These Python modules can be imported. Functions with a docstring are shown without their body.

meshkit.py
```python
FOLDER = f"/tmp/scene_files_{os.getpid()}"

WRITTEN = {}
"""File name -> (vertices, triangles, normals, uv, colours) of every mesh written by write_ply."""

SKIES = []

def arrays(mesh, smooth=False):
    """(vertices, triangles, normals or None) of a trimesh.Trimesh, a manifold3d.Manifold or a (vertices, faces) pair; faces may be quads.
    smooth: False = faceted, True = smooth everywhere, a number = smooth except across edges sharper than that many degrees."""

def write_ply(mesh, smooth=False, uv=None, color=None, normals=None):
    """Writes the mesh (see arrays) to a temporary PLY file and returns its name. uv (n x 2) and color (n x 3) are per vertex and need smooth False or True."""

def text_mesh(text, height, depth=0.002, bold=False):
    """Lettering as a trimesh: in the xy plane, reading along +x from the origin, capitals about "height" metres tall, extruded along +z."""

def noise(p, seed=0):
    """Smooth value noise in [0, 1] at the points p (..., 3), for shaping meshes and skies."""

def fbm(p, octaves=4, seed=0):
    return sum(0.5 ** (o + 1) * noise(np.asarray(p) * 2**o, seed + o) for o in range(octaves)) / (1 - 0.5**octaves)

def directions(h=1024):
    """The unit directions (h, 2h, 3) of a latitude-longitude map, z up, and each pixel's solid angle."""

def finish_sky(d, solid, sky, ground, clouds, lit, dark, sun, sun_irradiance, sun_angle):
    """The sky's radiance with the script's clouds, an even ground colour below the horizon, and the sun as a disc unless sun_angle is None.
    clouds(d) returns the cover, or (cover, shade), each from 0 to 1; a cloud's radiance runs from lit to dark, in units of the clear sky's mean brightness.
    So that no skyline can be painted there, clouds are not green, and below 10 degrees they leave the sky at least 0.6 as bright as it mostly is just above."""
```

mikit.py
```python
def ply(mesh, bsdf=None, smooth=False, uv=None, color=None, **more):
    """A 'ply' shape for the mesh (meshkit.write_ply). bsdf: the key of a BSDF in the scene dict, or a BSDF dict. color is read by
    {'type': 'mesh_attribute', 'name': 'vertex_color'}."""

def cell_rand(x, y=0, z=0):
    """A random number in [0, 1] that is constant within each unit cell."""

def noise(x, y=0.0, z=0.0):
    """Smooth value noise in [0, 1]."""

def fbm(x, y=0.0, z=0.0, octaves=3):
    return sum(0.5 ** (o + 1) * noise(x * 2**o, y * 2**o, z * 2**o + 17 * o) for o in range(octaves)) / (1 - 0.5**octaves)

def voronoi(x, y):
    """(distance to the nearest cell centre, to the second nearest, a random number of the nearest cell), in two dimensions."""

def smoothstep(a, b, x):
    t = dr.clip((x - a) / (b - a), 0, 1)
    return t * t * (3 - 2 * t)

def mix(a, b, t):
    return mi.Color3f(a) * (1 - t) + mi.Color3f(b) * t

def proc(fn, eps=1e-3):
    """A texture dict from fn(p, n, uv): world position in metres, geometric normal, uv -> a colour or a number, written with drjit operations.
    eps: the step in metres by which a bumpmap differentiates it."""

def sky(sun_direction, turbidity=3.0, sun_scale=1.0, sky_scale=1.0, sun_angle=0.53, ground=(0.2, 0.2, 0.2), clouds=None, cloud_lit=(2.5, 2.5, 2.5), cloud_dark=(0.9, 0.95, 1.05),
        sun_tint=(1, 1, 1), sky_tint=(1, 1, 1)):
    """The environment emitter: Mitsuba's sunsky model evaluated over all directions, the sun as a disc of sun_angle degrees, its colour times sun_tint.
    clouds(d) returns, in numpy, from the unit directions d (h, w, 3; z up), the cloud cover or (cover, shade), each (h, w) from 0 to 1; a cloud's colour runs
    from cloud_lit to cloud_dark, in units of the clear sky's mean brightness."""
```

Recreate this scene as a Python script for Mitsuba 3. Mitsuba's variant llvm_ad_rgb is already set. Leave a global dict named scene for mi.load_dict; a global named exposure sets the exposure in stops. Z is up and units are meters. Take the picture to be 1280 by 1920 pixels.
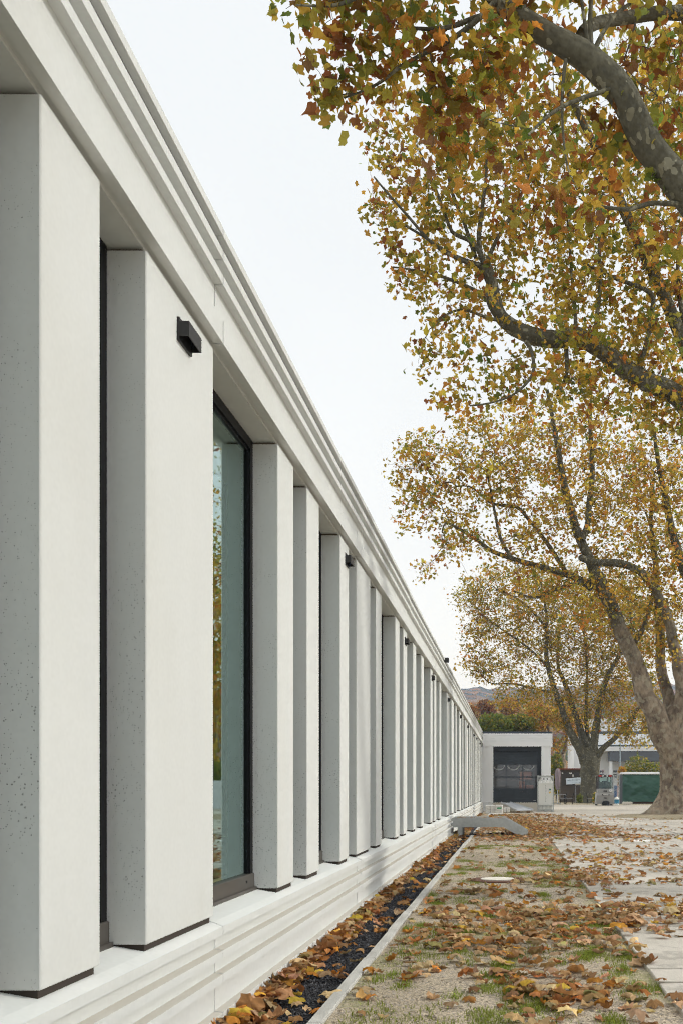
import math, random
import numpy as np, trimesh, drjit as dr, mitsuba as mi, mikit, meshkit
from mikit import noise, fbm, voronoi, smoothstep, mix, proc, cell_rand
from scipy.spatial import cKDTree
T = mi.ScalarTransform4f
rng = np.random.default_rng(7); random.seed(7)
scene, labels = {}, {}
F, CX, CY, EYE = 1842.0, 958.5, 1477.0, 1.3          # focal length and vanishing point in photo pixels, eye height
# ------------------------------------------------------------------ camera, sky, exposure
scene['camera'] = {'type': 'perspective', 'fov': math.degrees(2*math.atan(640/F)), 'fov_axis': 'x',
    'principal_point_offset_x': -(CX-640)/1280, 'principal_point_offset_y': -(CY-960)/1920,
    'to_world': T().look_at(origin=[0, 0, EYE], target=[0, 10, EYE], up=[0, 0, 1]), 'near_clip': 0.05, 'far_clip': 9000.0}
def overcast(d):
    n = meshkit.fbm(d*3.0+5, 4, 3)
    z = d[..., 2]; t = np.clip((z-0.62)/0.35, 0, 1)                # thin overcast: white haze low down, brightest overhead
    return np.ones(d.shape[:2]), np.clip(0.74+0.34*np.clip(z/0.6, 0, 1)*(1-t)-0.55*t*t*(3-2*t)+0.30*(n-0.5), 0, 1)
scene['sky'] = mikit.sky((0.80, 0.10, 0.46), turbidity=3, sun_scale=0.26, sun_angle=3.5, clouds=overcast,
                         cloud_lit=(3.05, 3.05, 3.0), cloud_dark=(1.82, 1.90, 1.96), sun_tint=(0.77, 0.96, 1.36))
exposure = 2.66

# ------------------------------------------------------------------ helpers
def W(px, py, y): return np.array([(px-CX)*y/F, y, EYE-(py-CY)*y/F])
def num(base):
    if base not in used: used[base] = 0; return base
    used[base] += 1; return f'{base}_{used[base]:03d}'
used = {}
def add(base, mesh, bsdf, smooth=False, label=None, cat=None, group=None, kind=None, parent=None, color=None):
    key = num((parent + '__' if parent else '') + base)
    scene[key] = mikit.ply(mesh, bsdf, smooth=smooth, color=color)
    tag(key, label, cat, group, kind); return key
def tag(key, label=None, cat=None, group=None, kind=None):
    e = {k: v for k, v in (('label', label), ('category', cat), ('group', group), ('kind', kind)) if v}
    if e: labels[key] = {**labels.get(key, {}), **e}
def thing(base, label, cat, group=None):
    key = num(base); tag(key, label, cat, group); return key
def cat_(ms): return trimesh.util.concatenate([m for m in ms if m is not None])
def box(x0, x1, y0, y1, z0, z1, c=0.0):
    if c <= 0:
        m = trimesh.creation.box([x1-x0, y1-y0, z1-z0]); m.apply_translation([(x0+x1)/2, (y0+y1)/2, (z0+z1)/2]); return m
    p = []
    for X, sx in ((x0, 1), (x1, -1)):
        for Y, sy in ((y0, 1), (y1, -1)):
            for Z, sz in ((z0, 1), (z1, -1)):
                p += [[X, Y+c*sy, Z+c*sz], [X+c*sx, Y, Z+c*sz], [X+c*sx, Y+c*sy, Z]]
    return trimesh.convex.convex_hull(np.array(p))
def cyl(p0, p1, r, n=10, r1=None):
    v, f = tube_vf(np.array([p0, p1], float), np.array([r, r if r1 is None else r1]), n, cap=True); return trimesh.Trimesh(v, f, process=False)
def tube_vf(p, r, n=8, cap=False, phase=0.0):
    p = np.asarray(p, float); t = np.gradient(p, axis=0); t /= np.linalg.norm(t, axis=1, keepdims=True)+1e-12
    ref = np.array([0.31, 0.92, 0.24]) if abs(t[0] @ [0.31, 0.92, 0.24]) < 0.8 else np.array([0.9, 0.1, 0.4])
    a = np.cross(t, ref); a /= np.linalg.norm(a, axis=1, keepdims=True)+1e-12; b = np.cross(t, a)
    an = np.arange(n)*2*np.pi/n+phase
    v = p[:, None]+np.asarray(r)[:, None, None]*(np.cos(an)[None, :, None]*a[:, None]+np.sin(an)[None, :, None]*b[:, None])
    i, j = np.meshgrid(np.arange(len(p)-1), np.arange(n), indexing='ij'); k = (j+1) % n
    q = np.stack([i*n+j, (i+1)*n+j, (i+1)*n+k, i*n+k], -1).reshape(-1, 4)
    f = np.vstack([q[:, [0, 2, 1]], q[:, [0, 3, 2]]]); v = v.reshape(-1, 3)
    if cap:
        m = len(v); v = np.vstack([v, p[:1], p[-1:]]); e = (len(p)-1)*n; jj = np.arange(n); kk = (jj+1) % n
        f = np.vstack([f, np.stack([jj*0+m, jj, kk], 1), np.stack([jj*0+m+1, e+kk, e+jj], 1)])
        f = f[:, ::-1] if False else f
    return v, f
def prism_y(poly, y0, y1):
    """A closed x-z outline extruded along y."""
    from shapely.geometry import Polygon
    m = trimesh.creation.extrude_polygon(Polygon(poly), y1-y0, engine='earcut')
    m.apply_transform(np.array([[1, 0, 0, 0], [0, 0, -1, y1], [0, 1, 0, 0], [0, 0, 0, 1.0]])); m.fix_normals(); return m
def prism_x(poly, x0, x1):
    """A closed y-z outline extruded along x."""
    from shapely.geometry import Polygon
    m = trimesh.creation.extrude_polygon(Polygon(poly), x1-x0, engine='earcut')
    m.apply_transform(np.array([[0, 0, 1, x0], [1, 0, 0, 0], [0, 1, 0, 0], [0, 0, 0, 1.0]])); m.fix_normals(); return m
def rotmats(n, up=None, tilt=0.5, g=rng):
    """n rotations: yaw at random, then a tilt of about that many radians."""
    yaw = g.uniform(0, 2*np.pi, n); ax = g.uniform(0, 2*np.pi, n); ti = g.normal(0, 1, n)*tilt if np.isscalar(tilt) else tilt
    cz, sz = np.cos(yaw), np.sin(yaw); R = np.zeros((n, 3, 3)); R[:, 0, 0] = cz; R[:, 0, 1] = -sz; R[:, 1, 0] = sz; R[:, 1, 1] = cz; R[:, 2, 2] = 1
    k = np.stack([np.cos(ax), np.sin(ax), 0*ax], 1); K = np.zeros((n, 3, 3)); K[:, 0, 1] = -k[:, 2]; K[:, 0, 2] = k[:, 1]; K[:, 1, 0] = k[:, 2]; K[:, 1, 2] = -k[:, 0]; K[:, 2, 0] = -k[:, 1]; K[:, 2, 1] = k[:, 0]
    Q = np.eye(3)[None]+np.sin(ti)[:, None, None]*K+(1-np.cos(ti))[:, None, None]*(K @ K); return Q @ R
def scatter(protos, pos, R, s, col=None, which=None):
    """Copies of the prototypes joined into (v, f, colours)."""
    n = len(pos); which = np.arange(n) % len(protos) if which is None else which
    V, Fs, C, at = [], [], [], 0
    for k, (pv, pf) in enumerate(protos):
        i = np.nonzero(which == k)[0]
        if not len(i): continue
        sc = s[i][:, None, None] if np.ndim(s) == 1 else s[i][:, None, :]
        v = np.einsum('nij,nmj->nmi', R[i], pv[None]*sc)+pos[i][:, None]
        V.append(v.reshape(-1, 3)); Fs.append((pf[None]+(np.arange(len(i))*len(pv))[:, None, None]+at).reshape(-1, 3)); at += len(i)*len(pv)
        if col is not None: C.append(np.repeat(col[i], len(pv), axis=0))
    return np.vstack(V), np.vstack(Fs), (np.vstack(C) if col is not None else None)

# ------------------------------------------------------------------ materials
def rgb(c): return {'type': 'rgb', 'value': list(map(float, c))}
def paint(name, c, rough=0.5, **k):
    scene[name] = {'type': 'twosided', 'bsdf': {'type': 'principled', 'base_color': rgb(c), 'roughness': rough, **k}}; return name
def surf(name, color, rough=0.8, bump=None, scale=1.0, eps=1e-3, **k):
    b = {'type': 'principled', 'base_color': proc(color), 'roughness': rough, **k}
    if bump is not None: b = {'type': 'bumpmap', 'arbitrary': proc(bump, eps=eps), 'scale': scale, 'bsdf': b}
    scene[name] = {'type': 'twosided', 'bsdf': b}; return name
def face_uv(p, n):
    ax, ay = dr.abs(n.x) > 0.6, dr.abs(n.y) > 0.85
    return dr.select(ax, p.y, p.x), dr.select(ax | ay, p.z, p.y), ay
def pits(p, n):
    """Air holes of cast concrete: many in the sides of a pillar, few in its smooth front."""
    u, v, ay = face_uv(p, n)
    w = dr.select(ay, 1.0, 0.10); cl = fbm(u*2.3+p.y*1.7, v*1.9+p.x, 3.0, octaves=2)*0.9+0.55-0.13*v
    d, _, r = voronoi(u*85+p.y*3, v*85); e, _, q = voronoi(u*33+9, v*33+p.y*2); cl = cl*(0.55+0.9*smoothstep(0.4, 0.62, fbm(u*4.1+2, v*3.1+p.y, 8.0, octaves=2)))
    small = smoothstep(0.0, 0.10, 0.30*(r-0.60)*cl*w*2.2-d); big = smoothstep(0.0, 0.07, 0.22*(q-0.80)*(0.4+0.6*cl)*w*3.6-e)
    return dr.maximum(small, big)
def concrete_color(p, n, uv):
    u, v, ay = face_uv(p, n)
    t = fbm(u*1.3+p.y*0.3, v*0.8, p.x, octaves=4); f = fbm(u*60, v*60, 1.0, octaves=2)
    streak = fbm(u*9, v*0.5, 4.0, octaves=2)
    base = mix((0.622, 0.636, 0.622), (0.569, 0.582, 0.568), dr.clip(0.85*t+0.25*streak-0.1, 0, 1)) * (0.975+0.05*f)
    foot = smoothstep(0.95, 0.58, p.z+0.25*fbm(u*7, v*2, 6.0, octaves=3))*smoothstep(0.5, 0.6, p.z)
    ledge_shade = dr.select((n.z > 0.8) & (p.z < 0.5), 0.75+0.5*fbm(p.y*6, p.x*30, 2.0, octaves=3), 0.0)   # shade under the overhangs, painted beige into the plinth ledge colour
    base = mix(base, (0.42, 0.385, 0.32), dr.clip(ledge_shade, 0, 1)*0.75)
    return mix(base, base*mi.Color3f(0.90, 0.885, 0.85), foot*0.55+0.35*smoothstep(0.52, 0.72, fbm(u*0.9+p.x*3, v*0.45+p.y*0.2, 9.0, octaves=4)))*(1-0.60*pits(p, n))  # holes are dark colour only: shade of their depth painted in, with some dirt
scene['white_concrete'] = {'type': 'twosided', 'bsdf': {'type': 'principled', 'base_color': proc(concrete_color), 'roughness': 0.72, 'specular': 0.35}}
surf('kerb_concrete', lambda p, n, uv: mix((0.46, 0.45, 0.42), (0.30, 0.29, 0.265), dr.clip(fbm(p.x*14, p.y*5, p.z*9, octaves=4)*1.5-0.3, 0, 1))*(0.85+0.3*fbm(p.x*240, p.y*240, 2.0, octaves=2)), 0.9)
def slab_color(p, n, uv):
    t = fbm(p.x*1.1, p.y*1.1, 2.0, octaves=4); s = fbm(p.x*5, p.y*5, 6.0, octaves=4); g = fbm(p.x*160, p.y*160, 1.0, octaves=2)
    r = cell_rand(dr.floor(p.y/1.6), dr.floor(p.x/2.4), 3.0)
    c = mix((0.46, 0.425, 0.37), (0.31, 0.285, 0.24), dr.clip(t*1.5-0.35+0.3*(r-0.5), 0, 1))
    return mix(c, (0.24, 0.22, 0.19), smoothstep(0.56, 0.74, s)*0.55)*(0.86+0.28*g)
surf('slab_concrete', slab_color, 0.92, bump=lambda p, n, uv: fbm(p.x*70, p.y*70, 1.0, octaves=3), scale=0.004)
def gravel_color(p, n, uv):
    d, e, r = voronoi(p.x*95, p.y*95); d2, e2, r2 = voronoi(p.x*33+4, p.y*33)
    t = fbm(p.x*1.4, p.y*0.9, 3.0, octaves=4)
    c = mix((0.54, 0.455, 0.345), (0.34, 0.28, 0.20), dr.clip(t*1.6-0.3, 0, 1))*(0.55+0.75*r)
    c = dr.select((r2 > 0.72) & (d2 < 0.32), mix((0.42, 0.37, 0.31), (0.23, 0.2, 0.18), r2*3-2), c)
    moss = smoothstep(0.56, 0.68, fbm(p.x*1.9+11, p.y*1.1+3, 5.0, octaves=4)+0.13*smoothstep(0.45, 0.95, p.x)-0.07*smoothstep(0.2, -0.7, p.x)+0.05*(noise(p.x*30, p.y*30)-0.5))
    moss = moss*(1-smoothstep(13, 24, p.y))
    return mix(c, mix((0.15, 0.18, 0.04), (0.26, 0.26, 0.08), noise(p.x*50, p.y*50)), moss*0.6*(0.3+0.7*noise(p.x*22, p.y*22, 7.0)))
surf('gravel', gravel_color, 0.95, bump=lambda p, n, uv: 1-voronoi(p.x*80, p.y*80)[0]+0.5*noise(p.x*30, p.y*30), scale=0.006)
surf('soil', lambda p, n, uv: mix((0.30, 0.25, 0.17), (0.16, 0.135, 0.085), fbm(p.x*0.9, p.y*0.9, 1.0, octaves=5))*(0.7+0.6*noise(p.x*40, p.y*40)), 0.95)
surf('yard_concrete', lambda p, n, uv: mix((0.40, 0.37, 0.325), (0.29, 0.265, 0.22), fbm(p.x*0.5, p.y*0.5, 4.0, octaves=5))*(0.88+0.24*noise(p.x*25, p.y*25)), 0.92)
surf('black_grit', lambda p, n, uv: mix((0.012, 0.012, 0.015), (0.045, 0.045, 0.052), voronoi(p.x*55, p.y*55)[2]), 0.75)
scene['basalt'] = {'type': 'twosided', 'bsdf': {'type': 'principled', 'base_color': {'type': 'mesh_attribute', 'name': 'vertex_color'}, 'roughness': 0.55}}
scene['stone'] = {'type': 'twosided', 'bsdf': {'type': 'principled', 'base_color': {'type': 'mesh_attribute', 'name': 'vertex_color'}, 'roughness': 0.85}}
scene['leaf'] = {'type': 'principledthin', 'base_color': {'type': 'mesh_attribute', 'name': 'vertex_color'}, 'roughness': 0.55, 'diff_trans': 1.2, 'eta': 1.35}
def dry_color(p, n, uv): return mix((1, 1, 1), (0.55, 0.5, 0.45), smoothstep(0.45, 0.75, fbm(p.x*55, p.y*55, p.z*55, octaves=2)))
scene['dry_leaf'] = {'type': 'principledthin', 'base_color': {'type': 'mesh_attribute', 'name': 'vertex_color'}, 'roughness': 0.6, 'diff_trans': 0.35, 'eta': 1.3}
scene['grass_blade'] = {'type': 'principledthin', 'base_color': {'type': 'mesh_attribute', 'name': 'vertex_color'}, 'roughness': 0.5, 'diff_trans': 0.7, 'eta': 1.4}
def bark_color(p, n, uv):
    t = fbm(p.x*2.2, p.y*2.2, p.z*1.6, octaves=4); f = fbm(p.x*26, p.y*26, p.z*14, octaves=3)
    c = mix((0.075, 0.07, 0.045), (0.14, 0.13, 0.09), t)*(0.45+1.1*f)
    flake = smoothstep(0.67, 0.69, fbm(p.x*9.5+3, p.y*6.5, p.z*4.2, octaves=3)); flake2 = smoothstep(0.68, 0.70, fbm(p.x*13, p.y*13+7, p.z*8, octaves=2))
    return mix(mix(c, (0.27, 0.25, 0.17), flake*0.7), (0.38, 0.36, 0.26), flake2*0.55)
surf('plane_bark', bark_color, 0.85, bump=lambda p, n, uv: fbm(p.x*22, p.y*22, p.z*13, octaves=4), scale=0.05)
def trunk_color(p, n, uv):
    t = fbm(p.x*1.6, p.y*1.6, p.z*1.2, octaves=4); f = 0.65*fbm(p.x*5.5, p.y*5.5, p.z*2.6, octaves=3)+0.35*fbm(p.x*17, p.y*17, p.z*7, octaves=3)
    c = mix((0.085, 0.06, 0.042), (0.38, 0.30, 0.215), dr.clip((t*0.5+f*0.9-0.42)*2.2, 0, 1)); c = mix(c, (0.42, 0.38, 0.28), smoothstep(0.57, 0.61, fbm(p.x*6+9, p.y*6, p.z*4.5, octaves=3))*0.5)
    c = mix(c, (0.045, 0.036, 0.028), smoothstep(0.50, 0.85, fbm(p.x*9+2, p.y*9, p.z*3.0, octaves=4))*0.6)
    up = smoothstep(5.5, 10.5, p.z+5*(fbm(p.x*1.5, p.y*1.5, p.z, octaves=3)-0.5))
    return mix(c, bark_color(p, n, uv), up)
surf('trunk_bark', trunk_color, 0.9, bump=lambda p, n, uv: fbm(p.x*9, p.y*9, p.z*4.5, octaves=5), scale=0.16)
surf('twig_bark', lambda p, n, uv: mix((0.17, 0.15, 0.125), (0.10, 0.09, 0.07), noise(p.x*6, p.y*6, p.z*6)), 0.8)
paint('black_metal', (0.004, 0.004, 0.005), 0.45, specular=0.2); paint('shadow_seal', (0.17, 0.14, 0.11), 0.85)
paint('lamp_black', (0.012, 0.012, 0.013), 0.45)
paint('bronze_rail', (0.12, 0.108, 0.097), 0.42, metallic=0.6)
paint('dark_joint', (0.035, 0.026, 0.02), 0.8)
paint('dark_room', (0.05, 0.055, 0.055), 0.9)
paint('lamp_lens', (0.10, 0.10, 0.10), 0.3)
scene['window_glass'] = {'type': 'blendbsdf', 'weight': 0.55, 'a': {'type': 'thindielectric', 'specular_transmittance': rgb((0.45, 0.56, 0.54)), 'specular_reflectance': rgb((0.85, 1.0, 0.98))},
                         'b': {'type': 'conductor', 'material': 'none', 'specular_reflectance': rgb((0.52, 0.69, 0.67))}}
scene['green_glass'] = {'type': 'thindielectric', 'specular_transmittance': rgb((0.35, 0.5, 0.45)), 'specular_reflectance': rgb((0.8, 1, 0.95))}
scene['clear_glass'] = {'type': 'thindielectric'}
surf('galvanised', lambda p, n, uv: mix((0.40, 0.42, 0.41), (0.56, 0.58, 0.57), dr.clip(voronoi(p.x*22, p.z*22+p.y*22)[2]*0.45+fbm(p.x*4, p.y*4, p.z*4, octaves=3)*0.8-0.2, 0, 1)), 0.5, metallic=0.25)
paint('anthracite', (0.032, 0.042, 0.052), 0.5); paint('anthracite_dark', (0.014, 0.019, 0.024), 0.55); paint('flashing', (0.035, 0.05, 0.075), 0.4)
paint('white_board', (0.78, 0.78, 0.76), 0.7); paint('white_paint', (0.78, 0.79, 0.76), 0.4); paint('grey_paint', (0.30, 0.31, 0.32), 0.5)
paint('aluminium', (0.62, 0.65, 0.69), 0.35, metallic=0.3); paint('brown_wood', (0.17, 0.11, 0.065), 0.8); paint('green_print', (0.05, 0.33, 0.16), 0.6)
paint('diamond_green', (0.01, 0.14, 0.12), 0.5); paint('diamond_yellow', (0.75, 0.45, 0.03), 0.5); paint('grey_letters', (0.4, 0.41, 0.42), 0.6); paint('blue_letters', (0.09, 0.15, 0.22), 0.6)
paint('truck_grey', (0.31, 0.305, 0.29), 0.45); paint('rubber', (0.015, 0.015, 0.015), 0.8); paint('red_lens', (0.45, 0.03, 0.02), 0.3); paint('white_lens', (0.85, 0.85, 0.82), 0.3)
paint('shed_wood', (0.115, 0.093, 0.072), 0.8); paint('shed_dark', (0.075, 0.068, 0.058), 0.7); paint('sign_white', (0.66, 0.75, 0.83), 0.6); paint('umbrella_cloth', (0.25, 0.20, 0.215), 0.85)
paint('blue_plastic', (0.03, 0.20, 0.33), 0.45); paint('blue_sheet', (0.07, 0.16, 0.36), 0.6); paint('pale_pink', (0.6, 0.46, 0.42), 0.6)
paint('band_grey', (0.10, 0.11, 0.125), 0.6); paint('white_render', (0.88, 0.89, 0.90), 0.6); paint('far_white', (0.72, 0.74, 0.76), 0.7); paint('pole_grey', (0.33, 0.40, 0.45), 0.4, metallic=0.3); paint('dark_window', (0.06, 0.075, 0.085), 0.2)
paint('red_brown', (0.30, 0.10, 0.055), 0.8); paint('tent_white', (0.8, 0.81, 0.83), 0.5); paint('rust_ring', (0.12, 0.055, 0.035), 0.7); paint('cover_concrete', (0.6, 0.57, 0.5), 0.9); paint('machine_dark', (0.05, 0.04, 0.04), 0.4)
def tarp_bump(p, n, uv): return fbm(p.x*1.3+p.z*0.9, p.z*2.2, p.y, octaves=3)+0.25*noise(p.x*9+p.z*7, p.z*2)
surf('green_tarp', lambda p, n, uv: mix((0.025, 0.085, 0.06), (0.045, 0.13, 0.095), fbm(p.x*3, p.y, p.z*6, octaves=3)), 0.45, bump=tarp_bump, scale=0.10, eps=0.01)

# ------------------------------------------------------------------ ground
def quad(x0, x1, y0, y1, z, z2=None):
    z2 = z if z2 is None else z2
    return trimesh.Trimesh([[x0, y0, z], [x1, y0, z2], [x1, y1, z2], [x0, y1, z]], [[0, 1, 2], [0, 2, 3]], process=False)
gr = cat_([quad(-3500, -1.60, -200, 6000, -0.09), quad(-1.60, -1.0, -200, 6000, -0.09), quad(-1.03, 3500, -200, 6000, -0.012)])
add('ground', gr, 'soil', kind='structure', label='brown leaf strewn earth reaching to the hills')
add('gravel_path', quad(-1.03, 1.45, -6, 53.6, 0.0), 'gravel', kind='structure', label='sandy gravel strip with moss between kerb and concrete slabs')
add('gravel_bed', quad(-1.70, -1.10, -6, 53.6, -0.055), 'black_grit', kind='structure', label='bed of black chippings along the foot of the white facade')
# kerb
kerb = thing('kerb', None, None); labels[kerb] = {'label': 'narrow concrete edging kerb between black chippings and gravel path', 'kind': 'structure'}
joints = [-6, -5, -4, -3, -2, -1, 0, 1.0, 2.0, 3.1, 4.2, 5.35, 7.4, 8.85, 10.2, 11.75, 13.6, 15.35, 17.0, 18.6, 20.2, 21.8, 23.4, 25.0, 26.6]
for a, b in zip(joints[:-1], joints[1:]):
    dx, dz = rng.normal(0, 0.004), rng.normal(0, 0.002)
    m = box(-1.108+dx, -1.026+dx, a+0.003, b-0.003, -0.25, 0.022+dz, 0.006)
    add('stone', m, 'kerb_concrete', parent=kerb)
for a in np.arange(28.2, 50, 1.6):
    add('stone', box(-1.108, -1.026, a+0.004, a+1.596, -0.25, 0.024, 0.006), 'kerb_concrete', parent=kerb)
# slabs
pav = thing('pavement', None, None); labels[pav] = {'label': 'worn concrete slabs with drifts of brown leaves right of the gravel', 'kind': 'structure'}
ys = [-4, -2.4, -0.8, 0.8, 2.4, 4.0, 5.95, 6.42, 6.9, 9.0, 11.0, 12.85, 14.8, 16.6, 18.4, 20.4, 22.4, 24.6, 27.0, 29.4, 31.8, 34.2, 36.6, 39.0, 41.4, 44.0, 46.8]
for i, (a, b) in enumerate(zip(ys[:-1], ys[1:])):
    xs = [0.93+0.0009*max(0, a)*1.2+rng.normal(0, 0.012), 3.3, 5.7, 8.1, 10.5] if i % 2 else [0.93+0.001*max(0, a)+rng.normal(0, 0.012), 2.25, 4.6, 7.0, 10.5]
    for x0, x1 in zip(xs[:-1], xs[1:]):
        g = 0.008 if rng.random() < 0.7 else 0.02
        if b > 39.5 and x0 > 4.5: continue
        m = box(x0+g, x1-g, a+g, b-g, -0.1, 0.030+rng.normal(0, 0.003), 0.006)
        add('slab', m, 'slab_concrete', parent=pav)
add('yard', box(1.15, 16, 47.0, 74.0, -0.1, 0.02), 'yard_concrete', kind='structure', label='pale concrete yard in front of the garage and the parked truck')
add('yard', box(-1.5, 1.13, 44.0, 53.7, -0.1, 0.006), 'gravel', kind='structure', label='beige gravel apron in front of the garage door')
def mound(cx, cy, r, h, seed):
    n = 64; an = np.linspace(0, 2*np.pi, n, endpoint=False); V = [[cx, cy, h]]; f = []
    for k in range(1, 9):
        t = k/8; rr = r*t*(1+.5*(meshkit.fbm(np.stack([np.cos(an)*1.6, np.sin(an)*1.6, 0*an+seed], 1), 3)-.5)); V += list(np.stack([cx+rr*np.cos(an), cy+rr*np.sin(an), h*(1-t*t)**1.0+.045*(1-t**4)*meshkit.fbm(np.stack([rr*np.cos(an)*2, rr*np.sin(an)*2, 0*an], 1), 3)+.031*(1-t**8)-.03*t**8], 1))
    for i in range(n): f.append([0, 1+i, 1+(i+1) % n])
    for k in range(7):
        for i in range(n): a, b = 1+k*n+i, 1+k*n+(i+1) % n; f += [[a, a+n, b+n], [a, b+n, b]]
    return trimesh.Trimesh(V, f, process=False)
add('earth_patch', mound(7.6, 43.2, 3.6, .10, 4), 'soil', True, kind='structure', label='bare earth with leaves around the flared tree trunk')
# manhole
mh = thing('manhole_cover', 'round manhole cover with pale concrete centre and rusty ring in the gravel', 'manhole cover')
mc = np.array([-0.20, 13.75])
def disc(r, z0, z1, c, n=40, r2=None):
    return cyl([c[0], c[1], z0], [c[0], c[1], z1], r, n, r2)
add('ring', cat_([disc(0.385, -0.02, 0.018, mc)]), 'rust_ring', parent=mh); add('centre', disc(0.235, 0.0, 0.030, mc), 'cover_concrete', parent=mh)
# white lid on slabs
mh = thing('manhole_cover', 'small pale round lid set in the concrete slabs among leaves', 'manhole cover')
add('lid', disc(0.27, 0.02, 0.036, (W(1200, 1579.5, 23.4)[0], 23.4)), 'white_board', parent=mh)

# ------------------------------------------------------------------ pavilion
pv = thing('pavilion', 'long single storey white concrete pavilion with slender pillars and stepped cornice', 'building')
XP, YS, YE = -1.645, -4.57, 53.93
pill = [(-4.07, .5), (-2.57, .5), (-1.07, 1.0), (0.93, .5), (1.93, .5), (3.43, .5), (4.43, 1.0), (6.93, .5), (7.93, .5), (9.43, .5), (10.43, 1.0), (11.93, .5), (13.93, .5), (14.93, .5), (16.43, .5), (17.93, .5), (19.93, .5),
        (20.93, .5), (22.43, .5), (24.93, 1.0), (26.93, 1.0), (28.93, .5), (30.93, 1.0), (32.93, .5), (34.93, .5), (35.93, 1.0), (37.93, .5), (39.43, .5), (40.43, .5), (41.93, 1.0), (43.93, .5), (44.93, 1.0), (46.93, .5), (48.43, .5), (49.93, 1.0), (51.93, .5), (52.93, .5)]
for y0, w in pill:
    e_ = rng.normal(0, .002, 2); add('pillar', box(XP-0.36, XP+e_[0], y0+e_[1]*.5, y0+w-0.004, 0.590, 3.728, 0.005), 'white_concrete', parent=pv)
    add('footing_joint', box(XP-0.34, XP-0.016, y0+0.016, y0+w-0.02, 0.50, 0.590), 'dark_joint', parent=pv)
    add('head_joint', box(XP-0.34, XP-0.03, y0+0.03, y0+w-0.034, 3.728, 3.80), 'shadow_seal', parent=pv)
XR, XO = -1.6405, -1.592
plinth = [(-2.3, -0.3), (XO, -0.3), (XO, .058), (XR, .064), (XR, .224), (XO, .224), (XO, .270), (XR, .277), (XR, .357), (XO, .357), (XO, .400), (XR, .408), (XR, .486), (XO, .486), (XO, .5325), (-1.65, .556), (-1.83, .590), (-2.3, .590)]
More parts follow.
